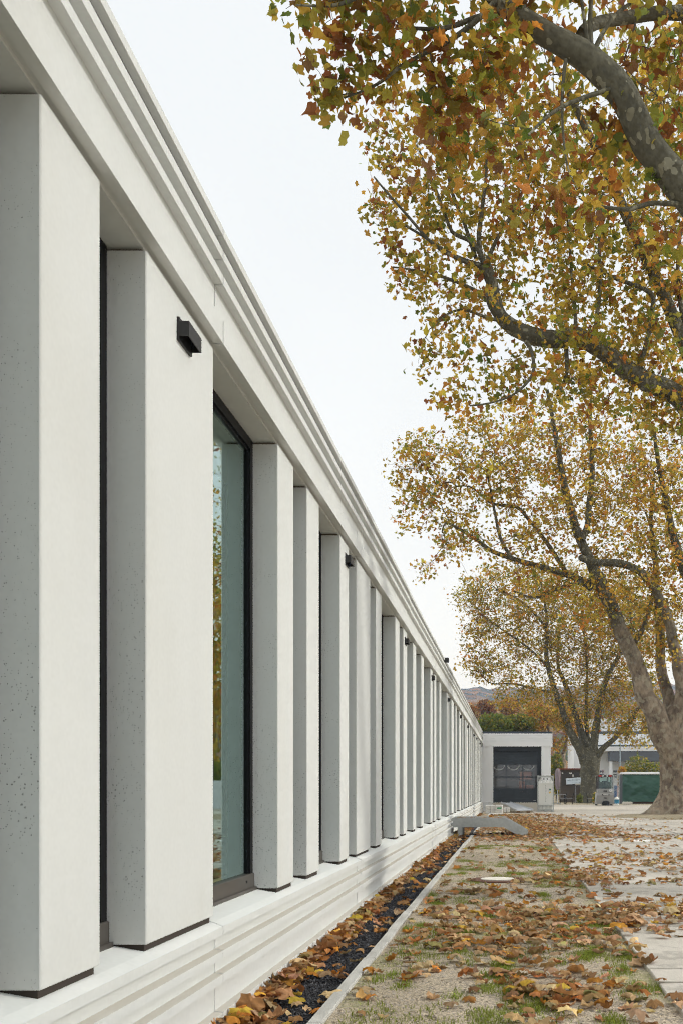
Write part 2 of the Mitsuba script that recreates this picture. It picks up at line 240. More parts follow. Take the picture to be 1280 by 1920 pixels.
cornice = [(-2.3, 3.746), (-1.668, 3.746), (-1.668, 3.766), (-1.645, 3.766), (-1.645, 3.757), (XO, 3.757), (XO, 3.885), (XR, 3.885), (XR, 4.083), (XO, 4.083), (XO, 4.133), (XR, 4.133), (XR, 4.221), (XO, 4.221), (XO, 4.272), (XR, 4.272), (XR, 4.352), (XO, 4.352), (XO, 4.398), (-2.3, 4.398)]
for k in range(12):
    a = YS+5*k; b = min(a+5, YE)
    if b-a < 0.5: continue
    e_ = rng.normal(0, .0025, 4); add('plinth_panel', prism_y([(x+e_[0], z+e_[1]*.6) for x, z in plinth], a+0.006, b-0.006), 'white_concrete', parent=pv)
    add('cornice_panel', prism_y([(x+e_[2], z+e_[3]) for x, z in cornice], a+0.006, b-0.006), 'white_concrete', parent=pv)
add('roof', box(-14, -1.63, YS, YE, 4.30, 4.375), 'grey_paint', parent=pv)
add('inner_wall', cat_([box(-14, -1.70, YS, YE-0.02, -0.2, 0.45), box(-5.2, -5.0, YS, YE, .45, 4.28), box(-5.0, -1.95, YS, YE, 3.80, 3.85), box(-14, -1.9, YS-.2, YS, -.2, 4.3)]), 'dark_room', parent=pv)
# windows in the gaps
edges = sorted((y0, y0+w) for y0, w in pill)
for (a0, a1), (b0, b1) in zip(edges[:-1], edges[1:]):
    y0, y1 = a1-0.004, b0
    wd = pv + '__window'; wd = num(wd)
    x0, x1 = -1.885, -1.822; fw = 0.066
    bars = [box(x0, x1, y0+0.002, y0+fw, .70, 3.742), box(x0, x1, y1-fw, y1-0.002, .70, 3.742), box(x0, x1+.001, y0+fw, y1-fw, 3.67, 3.742),
            box(x0+.01, x1-0.012, y0+fw, y0+fw+.016, .70, 3.67), box(x0+.01, x1-.012, y1-fw-.016, y1-fw, .70, 3.67), box(x0+.01, x1-.013, y0+fw+.016, y1-fw-.016, 3.65, 3.67)]
    scene[wd+'__frame'] = mikit.ply(cat_(bars), 'black_metal')
    scene[wd+'__sill_rail'] = mikit.ply(cat_([box(x0, x1+.012, y0+.003, y1-.003, .585, .70, 0.004), box(x0, x1+.03, y0+.003, y1-.003, .575, .605)]), 'bronze_rail')
    scene[wd+'__pane'] = mikit.ply(trimesh.Trimesh([[-1.846, y0+fw, .70], [-1.846, y1-fw, .70], [-1.846, y1-fw, 3.66], [-1.846, y0+fw, 3.66]], [[0, 1, 2], [0, 2, 3]], process=False), 'window_glass')
    if y0 < 12:
        scene[wd+'__weep_slot'] = mikit.ply(cat_([box(x1+.011, x1+.0145, yy, yy+.022, .645, .664) for yy in ((y0+.2, y1-.22) if y1-y0 > .9 else (y0+.22,))]), 'rubber')
# wall lamps
lamp_y = [4.835, 9.70, 15.10, 20.15, 25.2, 31.2, 36.3, 42.2, 45.3, 50.2, 53.2]
words_ = ['nearest', 'second', 'third', 'fourth', 'fifth', 'sixth', 'seventh', 'eighth', 'ninth', 'tenth', 'last']
for y0, w in zip(lamp_y, words_):
    lk = thing('wall_lamp', f'{w} black box wall lamp high on the facade pillars', 'wall lamp', 'black wall lamps along the facade')
    add('back_plate', box(XP, XP+.012, y0, y0+.195, 3.508, 3.622), 'lamp_black', parent=lk)
    hood = cat_([box(XP+.012, XP+.060, y0, y0+.006, 3.528, 3.600), box(XP+.012, XP+.060, y0+.189, y0+.195, 3.528, 3.600), box(XP+.054, XP+.060, y0+.006, y0+.189, 3.528, 3.600), box(XP+.012, XP+.054, y0+.006, y0+.189, 3.594, 3.600)])
    add('housing', hood, 'lamp_black', parent=lk)
    add('lens', box(XP+.016, XP+.050, y0+.03, y0+.165, 3.584, 3.588), 'lamp_lens', parent=lk)
# floodlight on the roof edge
fx = thing('roof_floodlight', 'small black floodlight standing up on the roof edge of the pavilion', 'floodlight')
c = W(836, 1238, 23.5)
add('head', box(c[0]-.09, c[0]+.06, c[1]-.05, c[1]+.08, c[2]-.05, c[2]+.06, .012), 'lamp_black', parent=fx)
add('bracket', cat_([box(c[0]-.02, c[0]+.0, c[1]-.01, c[1]+.01, 4.39, c[2]-.05), box(c[0]-.10, c[0]+.0, c[1]-.03, c[1]+.03, 4.395, 4.41)]), 'lamp_black', parent=fx)

# ------------------------------------------------------------------ garage wing at the end
gw = thing('garage_wing', 'low white garage wing with grey sectional door closing the far end', 'building')
Y = 54.0; S = F/Y
def gx(px): return (px-CX)/S
def gz(py): return EYE+(CY-py)/S
xl, xr, dl, dR = -1.62, gx(1032.7), gx(923.7), gx(1014.2)
add('left_pier', box(xl-.4, dl, Y+.05, Y+.6, gz(1504), gz(1399.5), .01), 'white_render', parent=gw)
add('right_pier', box(dR, xr-.02, Y+.05, Y+.6, 0.12, gz(1399.5), .01), 'white_render', parent=gw)
add('side_wall', box(xr-.3, xr-.04, Y+.6, Y+9, 0, gz(1399.5)), 'white_render', parent=gw)
h = [gz(v) for v in (1399.5, 1390.6, 1388.4, 1385.4, 1383.4, 1380.4, 1378.6, 1375.2)]
add('cornice', prism_x([(Y+.6, h[0]), (Y, h[0]), (Y, h[1]), (Y+.09, h[1]), (Y+.09, h[2]), (Y, h[2]), (Y, h[3]), (Y+.09, h[3]), (Y+.09, h[4]), (Y, h[4]), (Y, h[5]), (Y+.09, h[5]), (Y+.09, h[6]), (Y, h[6]), (Y, h[7]), (Y+.6, h[7])], -1.60, gx(1035)), 'white_render', parent=gw)
add('cornice', box(xr-.25, gx(1034.6), Y+.6, Y+9, h[0]+.001, h[7]), 'white_render', parent=gw)
add('roof_flashing', cat_([box(-1.60, gx(1034), Y+.04, Y+.14, h[7], gz(1371.5)), box(-1.60, gx(1034)-.02, Y+.14, Y+9, gz(1380), gz(1373))]), 'flashing', parent=gw)
pf = [(Y+.6, 0.0), (Y-.02, 0.0), (Y-.02, gz(1517)), (Y+.03, gz(1517)), (Y+.03, gz(1513)), (Y-.02, gz(1513)), (Y-.02, gz(1509)), (Y+.03, gz(1509)), (Y+.03, gz(1506.5)), (Y-.02, gz(1506.5)), (Y-.02, gz(1504.3)), (Y+.6, gz(1504.3))]
add('plinth', prism_x(pf, -1.60, dl), 'white_render', parent=gw)
add('threshold', box(dl+.003, dR, Y+.02, Y+.7, 0.02, gz(1505), .01), 'cover_concrete', parent=gw)
gd = num(gw+'__garage_door'); yd = Y+.22
def dpart(base, m, mat): scene[num(gd+'__'+base)] = mikit.ply(m, mat)
zb, zt = gz(1504.8), gz(1409.5)
dpart('head_panel', box(dl, dR, yd-.1, yd+.05, gz(1409), gz(1399.5)), 'anthracite_dark')
dpart('jamb', box(gx(1007), dR-.002, yd-.06, yd+.05, zb, gz(1409)), 'anthracite_dark')
dxr = gx(1007)-.004
def ribbed(z0, z1, n):
    hgt = (z1-z0)/n
    for k in range(n):
        a, b = z0+k*hgt, z0+(k+1)*hgt
        dpart('slat', prism_x([(yd+.04, a), (yd+.012, a), (yd, a+.018), (yd, b-.018), (yd+.012, b-.002), (yd+.04, b-.002)], dl+.003, dxr), 'anthracite')
ribbed(zb, gz(1479.5), 6); ribbed(gz(1432.5), zt, 5)
zw = [gz(1479.5), gz(1456.8), gz(1432.5)]; xw = [dl+.003, gx(948.5), gx(979.5), dxr]
fr = []
for z in zw: fr.append(box(dl+.003, dxr, yd, yd+.04, z-.035 if z != zw[0] else z, z+.035 if z != zw[2] else z, .004))
for x in xw: fr.append(box(max(x-.03, dl+.003), min(x+.03, dxr), yd+.002, yd+.038, zw[0], zw[2]))
dpart('window_frame', cat_(fr), 'anthracite')
for i in range(3):
    for j in range(2):
        x0, x1, z0, z1 = xw[i]+.03, xw[i+1]-.03, zw[j]+.035, zw[j+1]-.035
        dpart('pane', trimesh.Trimesh([[x0, yd+.02, z0], [x1, yd+.02, z0], [x1, yd+.02, z1], [x0, yd+.02, z1]], [[0, 1, 2], [0, 2, 3]], process=False), 'clear_glass')
dpart('handle', box(dxr-.22, dxr-.08, yd-.03, yd, zb+.10, zb+.125), 'aluminium')
add('inner_wall', cat_([box(xl, xr-.3, Y+7, Y+7.1, 0, 4), box(xl, xl+.05, Y+.6, Y+7, 0, 4), box(xl, xr-.3, Y+.6, Y+7, 3.9, 4.0), box(xl, xr-.3, Y+.6, Y+7, .1, .3)]), 'dark_room', parent=gw)
# stored machine seen through the door panes: a rack with hoops and boxes
rk = thing('storage_rack', 'storage rack with brown boxes and curved tubes behind the garage door panes', 'rack')
add('frame', cat_([box(x-.03, x+.03, Y+1.0, Y+1.06, .3, 2.5) for x in (-.95, .35, 1.35)] + [box(-.95, 1.35, Y+1.0, Y+1.6, z, z+.05) for z in (.9, 1.7)]), 'machine_dark', parent=rk)
for x0, x1, z0, z1 in ((.42, .74, .98, 1.72), (.80, 1.22, .98, 1.45), (.45, 1.1, 1.76, 2.2)):
    add('box', box(x0, x1, Y+1.05, Y+1.5, z0, z1, .01), 'red_brown', parent=rk)
def hoop(cx, zc, r, a0, a1, sq=1.0):
    a = np.linspace(a0, a1, 14); v, f = tube_vf(np.stack([cx+r*np.cos(a), 0*a+Y+.8, zc+r*sq*np.sin(a)], 1), np.full(14, .022), 6, cap=True); return trimesh.Trimesh(v, f, process=False)
for cx in (-.72, .1, .92):
    add('tube', hoop(cx, 2.62, .34, math.pi*1.08, math.pi*1.92, .95), 'white_board', parent=rk); add('tube', hoop(cx, 1.02, .34, .1, math.pi-.1, .55), 'grey_paint', parent=rk)

# ------------------------------------------------------------------ things near the garage
def foam(px0, px1, py0, py1, y, label, green=False):
    x0, x1 = (px0-CX)*y/F, (px1-CX)*y/F; z0, z1 = max(EYE+(CY-py1)*y/F, .01), EYE+(CY-py0)*y/F
    k = thing('foam_pack', label, 'package')
    add('body', cat_([box(x0, x1, y, y+.5, z0, (z0+z1)/2-.004, .02), box(x0, x1, y, y+.5, (z0+z1)/2, z1, .02)]), 'white_board', parent=k)
    if green: add('print', box(x0+.1, x1-.06, y-.003, y, z0+.22, z0+.30), 'green_print', parent=k)
    else: add('strap', box((x0+x1)/2-.02, (x0+x1)/2+.02, y-.004, y, z0, z1), 'grey_letters', parent=k)
foam(909.5, 927, 1510, 1526, 49.0, 'white wrapped foam pack at the corner beside the facade')
foam(927.6, 942, 1509.5, 1525, 48.9, 'white foam pack with green print beside the grey strapped pack', True)
foam(943, 955, 1514.5, 1523.5, 50.5, 'small white box under the leaning metal sheet')
k = thing('foam_sheet', 'flat white sheet lying on gravel in front of the foam packs', 'sheet')
add('sheet', trimesh.convex.convex_hull(np.array([[x, y, z] for z in (.02, .05) for x, y in ((-1.15, 46.9), (.05-.45, 47.4), (-.45, 47.8), (-1.0, 47.6))])), 'white_board', parent=k)
k = thing('aluminium_ramp', 'sloping aluminium sheet laid from the garage threshold onto wooden blocks', 'ramp')
def slab4(p, t=.035):
    p = np.array(p, float); return trimesh.convex.convex_hull(np.vstack([p, p-[0, 0, t]]))
pl = [W(939, 1505, 53.6), W(956, 1505, 53.6), W(999, 1518.5, 50.2), W(968, 1519.5, 50.2)]
add('sheet', slab4(pl), 'aluminium', parent=k); add('edge', cyl(pl[0]+[0, 0, .03], pl[3]+[0, 0, .03], .03, 6), 'aluminium', parent=k); add('edge', cyl(pl[1]+[0, 0, .03], pl[2]+[0, 0, .03], .03, 6), 'aluminium', parent=k)
for px, lab in ((971, 'left'), (990, 'right')):
    q = W(px, 1520, 50.25); kk = thing('wooden_block', f'{lab} brown timber block carrying the aluminium sheet', 'timber block')
    add('block', box(q[0]-.09, q[0]+.09, 50.15, 50.6, 0.005, q[2]-.015, .008), 'brown_wood', parent=kk)
# gas cylinder bundle
gb = thing('gas_cylinder_bundle', 'caged bundle of white gas cylinders standing in front of the garage', 'gas cylinders')
yb = 51.6; sx = F/yb
bx0, bx1 = (1007-CX)/sx, (1037.6-CX)/sx; wv = bx1-bx0
zt_ = EYE+(CY-1454)/sx
fr = []
for x in (bx0+.025, bx1-.025):
    for y in (yb, yb+.7): fr.append(box(x-.025, x+.025, y-.025, y+.025, .02, zt_))
for z in (zt_-.10, .32, .10):
    for y in (yb, yb+.7): fr.append(box(bx0, bx1, y-.03, y+.03, z, z+(.09 if z > 1 else .055)))
for z in (zt_-.1, .32, .1):
    for x in (bx0+.025, bx1-.025): fr.append(box(x-.02, x+.02, yb, yb+.7, z, z+.05))
for x in (bx0+.08, (bx0+bx1)/2, bx1-.08): fr.append(box(x-.06, x+.06, yb-.02, yb+.7, 0.012, .10))
add('cage', cat_(fr), 'galvanised', parent=gb)
for j, y in enumerate((yb+.15, yb+.37, yb+.58)):
    for i in range(4):
        x = bx0+.05+(i+.5)*(wv-.1)/4
        pr = [(.0, .11), (.098, .12), (.102, .16), (.102, 1.52), (.085, 1.62), (.04, 1.68), (.035, 1.72), (0, 1.72)]
        m = trimesh.creation.revolve(np.array(pr), sections=16); m.apply_translation([x, y, 0])
        add('cylinder', m, 'white_paint', True, parent=gb)
        if j == 0: add('valve', cat_([cyl([x, y, 1.70], [x, y, 1.80], .022, 8), cyl([x-.05, y, 1.76], [x+.05, y, 1.76], .016, 6)]), 'machine_dark' if i in (1, 2) else 'white_paint', parent=gb)
add('band', box(bx0+.03, bx1-.03, yb-.005, yb+.035, 1.50, 1.57, .008), 'white_paint', parent=gb)
add('board', cat_([box(bx0+.05+i*(wv-.1)/3+.004, bx0+.05+(i+1)*(wv-.1)/3-.004, yb+.022, yb+.032, .40, 1.50) for i in range(3)]), 'white_paint', parent=gb)
dm = trimesh.creation.box([.085, .004, .085]); dm.apply_transform(trimesh.transformations.rotation_matrix(math.pi/4, [0, 1, 0]))
q = dm.copy(); q.apply_translation([bx1-.20, yb+.019, EYE+(CY-1480.4)/sx]); add('diamond_sign', q, 'diamond_green', parent=gb)
q = dm.copy(); q.apply_translation([bx1-.20, yb+.019, EYE+(CY-1486)/sx]); add('diamond_sign', q, 'diamond_yellow', parent=gb)
add('lettering', cat_([box((bx0+bx1)/2-.02, (bx0+bx1)/2+.025, yb+.018, yb+.0215, z, z+.05) for z in np.arange(.55, 1.42, .085)]), 'grey_letters', parent=gb)

# galvanised ramp at the facade
rp = thing('steel_ramp', 'galvanised steel ramp with side plates running out from the facade', 'ramp')
yr = 26.6; q = lambda px, py: W(px, py, yr)
def plate(y): 
    pts = [q(846, 1533), q(945.5, 1533), q(990, 1558.5), q(988.5, 1564.5), q(970.5, 1567.3), q(943, 1551), q(846, 1551)]
    return prism_y([(p[0], max(p[2], .004)) for p in pts], y, y+.012)
add('side_plate', plate(yr), 'galvanised', parent=rp); add('side_plate', plate(yr+1.2), 'galvanised', parent=rp)
a, b, c_ = q(846, 1536.5), q(946, 1536.5), q(986, 1561)
add('deck', cat_([slab4([[a[0], yr+.012, a[2]], [b[0], yr+.012, b[2]], [b[0], yr+1.2, b[2]], [a[0], yr+1.2, a[2]]], .03)]), 'galvanised', parent=rp)
add('deck', cat_([slab4([[b[0]+.002, yr+.012, b[2]], [c_[0], yr+.012, c_[2]], [c_[0], yr+1.2, c_[2]], [b[0]+.002, yr+1.2, b[2]]], .03)]), 'galvanised', parent=rp)
for y in (yr+.014, yr+1.1): add('leg', box(q(857, 0)[0], q(866, 0)[0], y, y+.06, -.06, q(0, 1550)[2]), 'galvanised', parent=rp)
add('bracket', box(-1.645, q(848, 0)[0], yr+.02, yr+.1, q(0, 1548)[2], q(0, 1536)[2]), 'galvanised', parent=rp)
k = thing('black_cable', 'black cable lying in the leaves under the steel ramp', 'cable')
cp = np.array([[-1.15, 26.9, .03], [-.95, 26.5, .03], [-.7, 26.7, .035], [-.5, 27.1, .04], [-.25, 26.9, .05], [-.05, 26.4, .035], [.05, 26.1, .03]])
tt = np.linspace(0, 6, 40); cp = np.stack([np.interp(tt, range(7), cp[:, i]) for i in range(3)], 1); v, f = tube_vf(cp, np.full(40, .02), 6, True)
add('cable', trimesh.Trimesh(v, f, process=False), 'rubber', True, parent=k)

# ------------------------------------------------------------------ terrace and yard things
def far_x(px, y): return (px-CX)*y/F
def far_z(py, y): return EYE+(CY-py)*y/F
yy = 88.0; sh = thing('shed', 'brown timber shed with a notice board beside the tree trunk', 'shed')
x0, x1 = far_x(1050, yy), far_x(1100, yy)
n = 16
for i in range(n):
    a = i*(far_z(1443, yy))/n
    add('board', box(x0, x1, yy, yy+.04, a+.004, a+far_z(1443, yy)/n-.006, .005), 'shed_wood', parent=sh)
add('roof', box(x0-.1, x1+.1, yy-.15, yy+2.5, far_z(1443, yy), far_z(1440.5, yy)), 'red_brown', parent=sh)
add('wall', cat_([box(x0, x0+.05, yy+.04, yy+2.4, 0, far_z(1443, yy)), box(x1-.05, x1, yy+.04, yy+2.4, 0, far_z(1443, yy)), box(x0, x1, yy+2.4, yy+2.45, 0, far_z(1443, yy))]), 'shed_wood', parent=sh)
nb = thing('notice_board', 'dark notice board with pinned papers on the shed wall', 'notice board')
add('panel', box(far_x(1053, yy), far_x(1094, yy), yy-.06, yy-.002, far_z(1473, yy), far_z(1448, yy)), 'shed_dark', parent=nb)
for a, b, c, d in ((1052.5, 1055, 1448.5, 1451), (1066, 1071.5, 1448.5, 1451.3), (1072.2, 1075, 1452, 1456.5)):
    add('paper', box(far_x(a, yy), far_x(b, yy), yy-.066, yy-.061, far_z(d, yy), far_z(c, yy)), 'white_board', parent=nb)
add('paper', box(far_x(1077, yy), far_x(1091.3, yy), yy-.066, yy-.061, far_z(1472, yy), far_z(1460, yy)), 'cover_concrete', parent=nb)
y2 = 84.0; sg = thing('banner_sign', 'tilted white banner sign on a thin post before the notice board', 'sign')
bp = [W(1060.2, 1459.5, y2), W(1088, 1457.5, y2), W(1088, 1469, y2), W(1061, 1471, y2)]
add('panel', trimesh.convex.convex_hull(np.vstack([bp, np.array(bp)+[0, .04, 0]])), 'sign_white', parent=sg)
let = []
for (xa, xb, pa, pb, hh) in ((1062.5, 1086, 1463.3, 1462, 1.5), (1073, 1087, 1467.4, 1467.0, .8)):
    xx = xa
    while xx < xb-.5:
        wd_ = 0.5+0.7*rng.random(); t = (xx-xa)/(xb-xa); py = pa*(1-t)+pb*t; hh_ = hh*(.6+.4*rng.random())
        p0 = W(xx, py+hh_/2, y2); p1 = W(xx+wd_*.7, py-hh_/2, y2); let.append(box(p0[0], p1[0], y2-.008, y2-.001, p0[2], p1[2])); xx += wd_+.12
add('lettering', cat_(let), 'blue_letters', parent=sg)
add('post', cat_([cyl([far_x(1078, y2), y2+.06, 0], [far_x(1078, y2), y2+.06, far_z(1460, y2)], .025, 8)]), 'grey_paint', parent=sg)
# parasol
y3 = 78.0; um = thing('closed_parasol', 'folded mauve grey parasol behind the terrace table', 'parasol')
px = far_x(1044.5, y3)
prof = [(.03, 1482), (.10, 1480), (.20, 1470), (.17, 1462), (.20, 1455), (.19, 1447), (.11, 1442), (.03, 1440.5), (0, 1440.3)]
m = trimesh.creation.revolve(np.array([(r, far_z(p, y3)) for r, p in prof]), sections=20)
v = m.vertices; an = np.arctan2(v[:, 1], v[:, 0]); s = 1+.22*np.cos(an*6+v[:, 2]*3)+.1*np.cos(an*3+1); m.vertices = np.stack([v[:, 0]*s+px, v[:, 1]*s+y3, v[:, 2]], 1)
add('cloth', m, 'umbrella_cloth', 50, parent=um); add('pole', cyl([px, y3, .05], [px, y3, far_z(1470, y3)], .03, 8), 'aluminium', parent=um); add('base', disc(.3, .005, .06, (px, y3), 16), 'grey_paint', parent=um)
y4 = 76.5; tb = thing('terrace_table', 'dark terrace table with thin top beside the gas cylinders', 'table')
a, b = far_x(1036, y4), far_x(1060, y4); zt2 = far_z(1489, y4)
add('top', box(a, b, y4, y4+.8, zt2-.04, zt2, .01), 'grey_paint', parent=tb)
for x in (a+.06, b-.06):
    for y in (y4+.06, y4+.74): add('leg', box(x-.02, x+.02, y-.02, y+.02, .01, zt2-.04), 'black_metal', parent=tb)
def chair(px0, px1, y, back_left, label):
    k = thing('terrace_chair', label, 'chair', 'black terrace chairs')
    a, b = far_x(px0, y), far_x(px1, y); zs = .46; lean = -.10 if back_left else .10; xb = a if back_left else b
    add('seat', box(a, b, y, y+.45, zs-.03, zs, .008), 'grey_paint', parent=k)
    pt = [[xb, y+.02, zs], [xb, y+.43, zs], [xb+lean, y+.43, .90], [xb+lean, y+.02, .90]]
    add('back', trimesh.convex.convex_hull(np.vstack([pt, np.array(pt)+[.03, 0, 0]])), 'black_metal', parent=k)
    for x in (a+.02, b-.02):
        for yq in (y+.03, y+.42): add('leg', cyl([x, yq, zs-.02], [x+(.04 if x > (a+b)/2 else -.04), yq, .01], .018, 6), 'black_metal', parent=k)
chair(1061.5, 1072.5, 77.0, False, 'black terrace chair right of the table facing it')
chair(1050, 1059, 75.6, False, 'black terrace chair pushed in front of the table')
chair(1101, 1112.5, 77.0, True, 'black terrace chair standing alone left of the truck')
# industrial truck
yf = 70.0; fk = thing('forklift_truck', 'grey forklift truck seen from behind with dark glazed cab', 'forklift')
X = lambda p: far_x(p, yf); Z = lambda p: far_z(p, yf)
bd = trimesh.convex.convex_hull(np.array([[x, y, z] for x, y, z in [(X(1117.6), yf+.12, .12), (X(1150.6), yf+.12, .12), (X(1117.2), yf+.06, .5), (X(1151), yf+.06, .5), (X(1118.5), yf, .75), (X(1150), yf, .75), (X(1119), yf+.05, Z(1486)), (X(1149), yf+.05, Z(1486)), (X(1118), yf+1.7, .12), (X(1150.5), yf+1.7, .12), (X(1119), yf+1.7, Z(1486)), (X(1149), yf+1.7, Z(1486))]]))
add('counterweight', bd, 'truck_grey', parent=fk)
add('wheel_arch', box(X(1128.5), X(1142), yf-.02, yf+.4, .05, Z(1503), .03), 'rubber', parent=fk)
add('wheel', cyl([X(1130), yf+.22, .22], [X(1140), yf+.22, .22], .21, 18), 'rubber', parent=fk)
for px in (1118.5, 1147): add('wheel', cyl([X(px), yf+1.5, .28], [X(px)+.16, yf+1.5, .28], .27, 18), 'rubber', parent=fk)
add('engine_cover', box(X(1120.5), X(1148), yf+.1, yf+1.2, Z(1486), Z(1479), .02), 'truck_grey', parent=fk)
fr = [box(X(a)-.035, X(a)+.035, y, y+.07, Z(1480), Z(1454.5)) for a in (1121, 1147.3) for y in (yf+.12, yf+1.3)]
add('cab_frame', cat_(fr), 'machine_dark', parent=fk)
add('roof', box(X(1120.2), X(1148.2), yf+.08, yf+1.45, Z(1456.5), Z(1452.7), .02), 'machine_dark', parent=fk)
add('rear_window', trimesh.Trimesh([[X(1122), yf+.14, Z(1479)], [X(1146.5), yf+.14, Z(1479)], [X(1146.5), yf+.14, Z(1457)], [X(1122), yf+.14, Z(1457)]], [[0, 1, 2], [0, 2, 3]], process=False), 'green_glass', parent=fk)
add('mast', cat_([box(X(p)-.05, X(p)+.05, yf+1.45, yf+1.55, .2, Z(1454)) for p in (1126, 1142)]+[box(X(1122), X(1146.5), yf+1.3, yf+1.36, .8, Z(1466))]), 'machine_dark', parent=fk)
add('seat', cat_([box(X(1129), X(1140), yf+.5, yf+.62, Z(1480), Z(1464), .04), box(X(1129), X(1140), yf+.45, yf+1.0, Z(1482), Z(1478))]), 'rubber', parent=fk)
for a, b, mm, nm in ((1122, 1127.5, 'red_lens', 'tail_light'), (1141, 1146.5, 'red_lens', 'tail_light'), (1128.8, 1131.2, 'white_lens', 'work_light'), (1136.6, 1139, 'white_lens', 'work_light')):
    add(nm, box(X(a), X(b), yf+.05, yf+.085, Z(1456.2), Z(1453.3)), mm, parent=fk)
add('round_sticker', cyl([X(1144.3), yf+.0, Z(1482.3)], [X(1144.3), yf+.11, Z(1482.3)], .10, 18), 'white_lens', parent=fk)
add('sticker_ring', cyl([X(1144.3), yf-.003, Z(1482.3)], [X(1144.3), yf, Z(1482.3)], .055, 14), 'grey_letters', parent=fk)
add('slot', box(X(1128), X(1142), yf-.004, yf+.08, Z(1491.5), Z(1489)), 'rubber', parent=fk); add('handle', box(X(1130), X(1140), yf-.01, yf-.004, Z(1490.8), Z(1489.6)), 'white_lens', parent=fk)
add('slot', box(X(1131), X(1137.5), yf+.08, yf+.1, Z(1484.5), Z(1482)), 'rubber', parent=fk); add('slot', box(X(1131.5), X(1137.5), yf-.002, yf+.08, Z(1497), Z(1495.6)), 'rubber', parent=fk)
add('beacon', cat_([trimesh.creation.icosphere(2, .10).apply_translation([X(1131), yf+.6, Z(1445)]), cyl([X(1131), yf+.6, Z(1453)], [X(1131), yf+.6, Z(1446)], .04, 8)]), 'umbrella_cloth', parent=fk)
# fence bay, bin, tarp container
yg = 79.0; fe = thing('fence_panel', 'grey mesh fence bay between the forklift and the green tarpaulin', 'fence')
fr = [box(far_x(a, yg), far_x(a, yg)+.05, yg, yg+.05, .01, far_z(1453, yg)) for a in (1149, 1160)] + [box(far_x(1149, yg), far_x(1161, yg), yg, yg+.04, z, z+.05) for z in (.2, 1.1, 2.0, far_z(1454, yg))]
fr += [box(x, x+.012, yg+.01, yg+.02, .2, 2.3) for x in np.arange(far_x(1149, yg), far_x(1160, yg), .06)]
add('frame', cat_(fr), 'galvanised', parent=fe)
add('post', box(far_x(1161.5, yg), far_x(1166, yg), yg-.1, yg+.05, .01, far_z(1452, yg), .01), 'band_grey', parent=fe)
k = thing('blue_board', 'blue board standing upright behind the grey fence bay', 'board'); add('sheet', box(far_x(1149.5, yg), far_x(1158, yg), yg+.1, yg+.14, .55, far_z(1473, yg)), 'blue_sheet', parent=k); add('foot', box(far_x(1151, yg), far_x(1156, yg), yg+.1, yg+.2, .01, .55), 'grey_paint', parent=k)
yc = 74.0; k = thing('blue_drum', 'white and blue drum with a pale pole beside the forklift', 'drum'); xc = far_x(1155.8, yc)
add('body', disc(.18, .10, .42, (xc, yc), 20), 'blue_plastic', True, parent=k); add('base', disc(.17, .01, .10, (xc, yc), 20), 'white_paint', parent=k)
m = trimesh.creation.revolve(np.array([(0, .42), (.18, .42), (.16, .50), (.07, .60), (.05, .62), (0, .62)]), sections=18); m.apply_translation([xc, yc, 0]); add('lid', m, 'white_paint', parent=k)
add('pole', cyl([xc+.06, yc, .6], [xc+.09, yc, 1.55], .035, 8), 'pale_pink', parent=k)
yt = 80.0; tc = thing('tarpaulin_container', 'box container wrapped in green tarpaulin with a white top', 'container')
xa, xb = far_x(1166, yt), far_x(1282, yt); zb_, zt3 = .15, far_z(1452, yt)
gx_, gz_ = np.meshgrid(np.linspace(xa, xb, 60), np.linspace(zb_, zt3, 30)); gy_ = yt+.25*(meshkit.fbm(np.stack([gx_*1.1+gz_*.6, gz_*1.6-gx_*.4, gx_*0], -1), 3)-.5)
idx = np.arange(60*30).reshape(30, 60); qd = np.stack([idx[:-1, :-1], idx[:-1, 1:], idx[1:, 1:], idx[1:, :-1]], -1).reshape(-1, 4)
tm = trimesh.Trimesh(np.stack([gx_, gy_, gz_], -1).reshape(-1, 3), np.vstack([qd[:, [0, 1, 2]], qd[:, [0, 2, 3]]]), process=False)
add('tarpaulin', tm, 'green_tarp', True, parent=tc)
add('side', box(xa+.02, xa+.05, yt+.15, yt+3, zb_, zt3), 'band_grey', parent=tc)
add('top', cat_([box(xa-.03, xb, yt-.1, yt+3, zt3, zt3+.10, .04), box(xa+.1, xb, yt, yt+2.9, zt3+.1, zt3+.2, .07)]), 'tent_white', parent=tc)
add('frame', cat_([box(xa+.2, xb, yt+.2, yt+.3, 0.02, zb_+.1), box(xa+.06, xb-.1, yt+.25, yt+2.9, zb_, zt3-.05)]), 'rust_ring', parent=tc)
k = thing('concrete_block', 'pale concrete block at the left foot of the green tarpaulin', 'concrete block'); add('block', box(far_x(1167, 76), far_x(1185, 76), 76, 76.4, .01, .2, .02), 'cover_concrete', parent=k)
# lamp post
yl = 100.0; lp = thing('lamp_post', 'tall thin grey lamp post in front of the white building', 'lamp post')
add('pole', cyl([far_x(1162, yl), yl, 0], [far_x(1162, yl), yl, 7.6], .10, 10, .06), 'pole_grey', True, parent=lp); add('head', box(far_x(1162, yl)-.12, far_x(1162, yl)+.12, yl-.5, yl+.1, 7.6, 7.7, .03), 'pole_grey', parent=lp)
